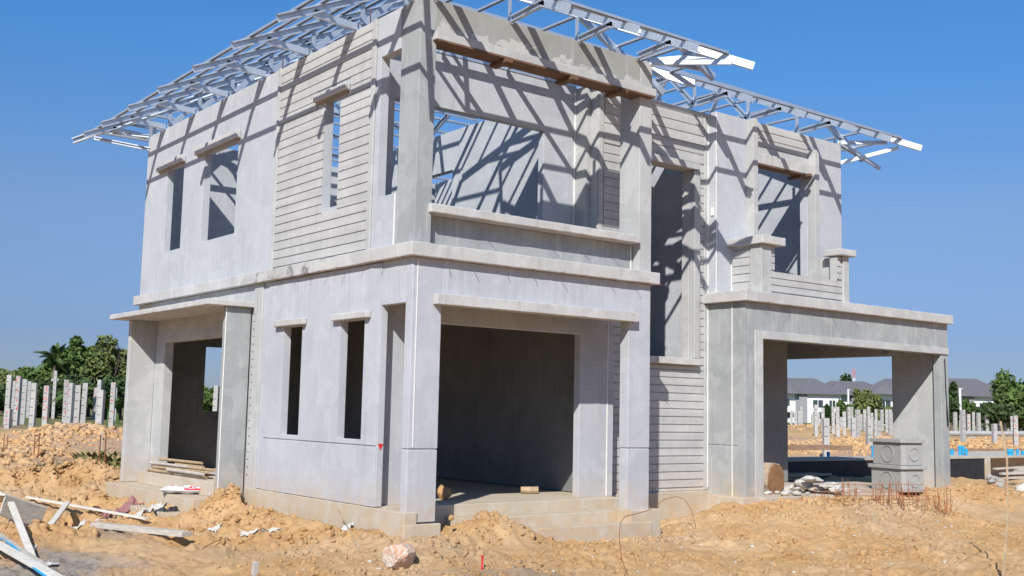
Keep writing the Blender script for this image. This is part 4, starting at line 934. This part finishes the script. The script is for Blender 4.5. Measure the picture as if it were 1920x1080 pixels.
def tree(px, top, D, wpx, label, mat='leaf', seed=0, n=5000, cat='tree', base=-.3, name='tree', low=.25, group=None, leaf=None):
    t_ = PD(px, top, D); H = t_.z-base; rw = wpx*1.22/FPX*D/2
    root = empty(name, (t_.x, t_.y, base)); tag(root, label, cat, group)
    m = MB(); r = random.Random(seed); m.cyl((0, 0, -.3), (.1*r.uniform(-1, 1), 0, H*.5), H*.03+.04, H*.015+.02, n=8)
    for i in range(5):
        a = r.uniform(0, 6.28); m.cyl((0, 0, H*r.uniform(.25, .45)), (rw*.6*math.cos(a), rw*.6*math.sin(a), H*r.uniform(.6, .9)), H*.014+.015, .015, n=5)
    m.build('trunk', M['trunk'], root)
    ch = H*(1-low)/2
    crown((0, 0, H*low+ch), (rw, rw, ch), n, leaf or max(.09, D*.0022), M[mat], root, seed, clumps=18)
# left tree line
T = [(8, 690, 118, 60, 'low olive tree at the far left end of the tree line', 'leaf2'), (45, 688, 112, 55, 'second olive tree from the far left of the tree line', 'leaf2'), (75, 682, 108, 52, 'green tree just left of the coconut palm', 'leaf'), (112, 668, 112, 60, 'dense green tree right behind the coconut palm', 'leaf'),
     (150, 634, 104, 50, 'tallest loose green tree in the left tree line', 'leaf'), (172, 655, 108, 60, 'dark broad tree right of the tallest left tree', 'leafdark'), (207, 644, 98, 60, 'broad green tree next to the side porch', 'leaf2'), (232, 650, 102, 58, 'bushy tree partly behind the side porch', 'leaf'), (262, 655, 100, 50, 'tree hidden mostly behind the side porch pier', 'leaf'),
     (130, 700, 96, 60, 'dark bush under the tall trees behind the piles', 'leafdark'), (60, 715, 98, 80, 'dark bush behind the left group of piles', 'leafdark'), (20, 712, 100, 70, 'dark bush at the left edge behind the piles', 'leafdark'), (195, 705, 94, 60, 'dark shrub below the broad tree next to the porch', 'leafdark'), (400, 721, 90, 50, 'tree seen through the side porch opening', 'leaf'), (425, 718, 92, 50, 'tree behind the near wing wall of the side porch', 'leaf')]
for i, (px, tp, D, wp, lb, mt) in enumerate(T): tree(px, tp, D, wp*1.25, lb, mt, 100+i, 8000, low=.12 if tp > 695 else .2, base=-.3)
def palmtree(px, top, D, crown_z, R_, label, seed, nf=15, name='palm_tree', H=None):
    t_ = PD(px, top, D); base = -.3; root = empty(name, (t_.x, t_.y, base)); tag(root, label, 'palm'); Hh = crown_z-base
    m = MB(); m.cyl((0, 0, -.3), (.1, 0, Hh), .22, .13, n=8); m.build('trunk', M['trunk'], root)
    r = random.Random(seed)
    for k in range(nf):
        a = 2*math.pi*k/nf+r.uniform(-.2, .2); el = r.uniform(.35, 1.45); L_ = R_*r.uniform(.8, 1.1); m = MB(); prev = Vector((.1, 0, Hh)); d = Vector((math.cos(a)*math.cos(el), math.sin(a)*math.cos(el), math.sin(el)))
        N_ = 12
        for j in range(N_):
            nx_ = prev+d*(L_/N_); side = d.cross(Vector((0, 0, 1))).normalized() if abs(d.z) < .99 else Vector((1, 0, 0))
            wl = L_*.30*math.sin(math.pi*min(1, (j+1.5)/(N_+1)))
            for s in (-1, 1):
                for q in (.15, .5, .85):
                    b0 = prev.lerp(nx_, q); tip = b0+side*s*wl*.8+d*wl*.5+Vector((0, 0, -wl*.35)); m.add([b0-d*.05, b0+d*.06, tip], [(0, 1, 2)])
            m.cyl(prev, nx_, .03, .025, n=4, caps=False)
            prev = nx_; d = (d+Vector((0, 0, -.17))).normalized()
        m.build('frond', M['palm'], root, keep=True)
palmtree(103, 645, 104, 4.3, 2.4, 'coconut palm standing above the left tree line', 3)
palmtree(140, 690, 90, 1.5, 2.0, 'short young palm with arching fronds behind the piles', 8, 12)
p = PD(103, 705, 70)
def banana(px, D, seed, label):
    p = PD(px, 760, D); root = empty('banana_plant', (p.x, p.y, -.2)); tag(root, label, 'banana plant'); r = random.Random(seed)
    m = MB(); m.cyl((0, 0, 0), (0, 0, .9), .12, .07, n=7); m.build('stem', M['palm'], root)
    for k in range(8):
        a = r.uniform(0, 6.28); m = MB(); L_ = r.uniform(1.2, 1.8); d = Vector((math.cos(a)*.5, math.sin(a)*.5, .85)).normalized(); prev = Vector((0, 0, .8)); pw = .05
        for j in range(6):
            nx_ = prev+d*L_/6; s = d.cross(Vector((0, 0, 1))).normalized(); w_ = .28*math.sin(math.pi*(j+1)/6.6)+.02; m.add([prev-s*pw, prev+s*pw, nx_+s*w_, nx_-s*w_], [(0, 1, 2, 3)]); pw = w_; prev = nx_; d = (d+Vector((0, 0, -.25))).normalized()
        m.build('leaf', M['palm'], root, keep=True)
banana(205, 76, 1, 'bright banana plant by the pile nearest the side porch'); banana(222, 78, 2, 'banana plant just left of the side porch pier')
# right side trees
T2 = [(1586, 697, 300, 14, 'tall narrow tree above the far roofs beside the radio mast', 'leafdark', 0), (1621, 723, 105, 36, 'round green tree seen through the car porch', 'leaf2', .2), (1582, 752, 112, 26, 'small green bush left of the round tree behind the car porch', 'leaf', .1), (1552, 760, 112, 18, 'small dark bush under the far houses in the car porch view', 'leafdark', .1), (1602, 757, 120, 34, 'low bush row left of the round tree', 'leaf', .1),
      (1648, 760, 130, 60, 'hedge along the far house behind the car porch', 'leaf2', .1), (1782, 718, 100, 26, 'green tree just right of the car porch post', 'leafdark', .1), (1905, 700, 95, 66, 'large green tree at the right edge', 'leaf', .1), (1878, 742, 92, 60, 'dark spreading tree below the large one at the right edge', 'leafdark', .05), (1813, 748, 110, 20, 'small tree beside the far lamp post', 'leaf', .1), (1850, 757, 110, 36, 'low bush below the right far house', 'leafdark', .1), (1930, 715, 92, 60, 'tree cut off by the right edge of the picture', 'leaf', .1)]
for i, (px, tp, D, wp, lb, mt, low) in enumerate(T2): tree(px, tp, D, wp, lb, mt, 200+i, 3800, base=0, low=low)

# ------------------------------------------------------------------ far houses, mast, lamp posts
def farhouse(px, D, W_, Dp, ridge, eave, rot_, label, balcony=True, seed=0):
    p = PD(px, 780, D); root = empty('far_house', (p.x, p.y, 0), rot_); tag(root, label, 'house'); r = random.Random(seed)
    w2, d2 = W_/2, Dp/2
    m = MB(); m.box(-w2, w2, -d2, d2, -.5, eave); m.build('wall', M['housewall'], root)
    m = MB(); m.box(-w2*.15, w2*.15, -d2-.25, -d2-.005, -.5, eave-.05); m.build('grey_bay', M['housegrey'], root)
    o_ = .9; e = eave+.0; rl = max(.2, w2-d2); 
    m = MB(); m.add([(-w2-o_, -d2-o_, e), (w2+o_, -d2-o_, e), (w2+o_, d2+o_, e), (-w2-o_, d2+o_, e), (-rl, 0, ridge), (rl, 0, ridge), (-w2-o_, -d2-o_, e+.15), (w2+o_, -d2-o_, e+.15), (w2+o_, d2+o_, e+.15), (-w2-o_, d2+o_, e+.15)],
                 [(0, 3, 2, 1), (0, 1, 7, 6), (1, 2, 8, 7), (2, 3, 9, 8), (3, 0, 6, 9), (6, 7, 5, 4), (7, 8, 5), (8, 9, 4, 5), (9, 6, 4)]); m.build('roof', M['rooftile'], root)
    rx = r.choice((-1, 1))*w2*.45
    m = MB(); m.add([(rx-2.6, -d2-1.6, e+.02), (rx+2.6, -d2-1.6, e+.02), (rx+2.6, 0, e+.02), (rx-2.6, 0, e+.02), (rx, -d2+.8, e+(ridge-e)*.72), (rx, .5, e+(ridge-e)*.72)], [(0, 1, 4), (1, 2, 5, 4), (2, 3, 5), (3, 0, 4, 5), (0, 3, 2, 1)]); m.build('porch_roof', M['rooftile'], root)
    for fx in (-.78, -.42, .42, .78):
        for (z0, z1) in ((eave-2.3, eave-1.0), (.9, 2.1)):
            ww = .55 if abs(fx) > .6 else .9
            m = MB(); m.box(fx*w2-ww-.1, fx*w2+ww+.1, -d2-.05, -d2-.002, z0-.1, z1+.1); f = m.build('window', M['housewall'], root)
            for s in (-1, 1): m = MB(); m.box(fx*w2+(s-1)*ww/2+.05, fx*w2+(s+1)*ww/2-.05, -d2-.08, -d2-.051, z0, z1); m.build('pane', M['glass'], f)
    if balcony:
        bx = -.42*w2; m = MB(); m.box(bx-1.5, bx+1.5, -d2-1.2, -d2-.1, eave-3.2, eave-3.0); 
        for k in range(13): m.box(bx-1.5+k*.24, bx-1.45+k*.24, -d2-1.2, -d2-1.14, eave-3.0, eave-2.25)
        m.box(bx-1.5, bx+1.5, -d2-1.22, -d2-1.12, eave-2.25, eave-2.15); m.build('balcony', M['housewall'], root)
fr = -math.atan2(FW[0], FW[1])
for px, D, W_, rg, ev, lb, sd_ in ((1498, 205, 13.5, 8.1, 5.2, 'white two storey house with grey hip roof, leftmost through the car porch', 1), (1590, 215, 14, 8.0, 5.3, 'white two storey house with grey roof behind the round tree', 2), (1688, 205, 13, 8.2, 5.3, 'white house with grey roof partly hidden by the car porch side panel', 3), (1803, 195, 12.5, 8.0, 5.0, 'white two storey house with grey roof right of the car porch', 4), (1878, 225, 11, 8.4, 5.6, 'farther grey roofed house behind the right edge tree', 5)):
    farhouse(px, D, W_, 8, rg, ev, fr-.25+.1*(sd_ % 3), lb, seed=sd_)
def lamp(px, top, D, label):
    p = PD(px, 780, D); t_ = PD(px, top, D); root = empty('lamp_post', (p.x, p.y, 0)); tag(root, label, 'lamp post')
    m = MB(); m.cyl((0, 0, -.5), (0, 0, t_.z), .13, .09, n=8); m.build('pole', M['housewall'], root); m = MB(); m.box(-.08, .28, -.08, .08, t_.z-.02, t_.z+.06); m.build('lamp_head', M['housewall'], root)
lamp(1591, 731, 120, 'pale lamp post in front of the far houses in the car porch view'); lamp(1801, 729, 100, 'pale lamp post right of the car porch post')
p = PD(1600, 780, 420); t_ = PD(1600, 692, 420); root = empty('radio_mast', (p.x, p.y, 0)); tag(root, 'red and white lattice radio mast behind the far roofs', 'mast')
for k in range(6):
    z0, z1 = t_.z*k/6, t_.z*(k+1)/6; m = MB(); w0 = .55
    for sx in (-1, 1):
        for sy in (-1, 1): m.cyl((sx*w0, sy*w0, z0), (sx*w0, sy*w0, z1), .09, n=5)
    for q in range(4):
        a = z0+(z1-z0)*q/4; b = z0+(z1-z0)*(q+1)/4; m.cyl((-w0, -w0, a), (w0, -w0, b), .1, n=4); m.cyl((w0, -w0, a), (-w0, -w0, b), .1, n=4)
    m.build('lattice_section', M['mastred'] if k % 2 else M['housewall'], root)
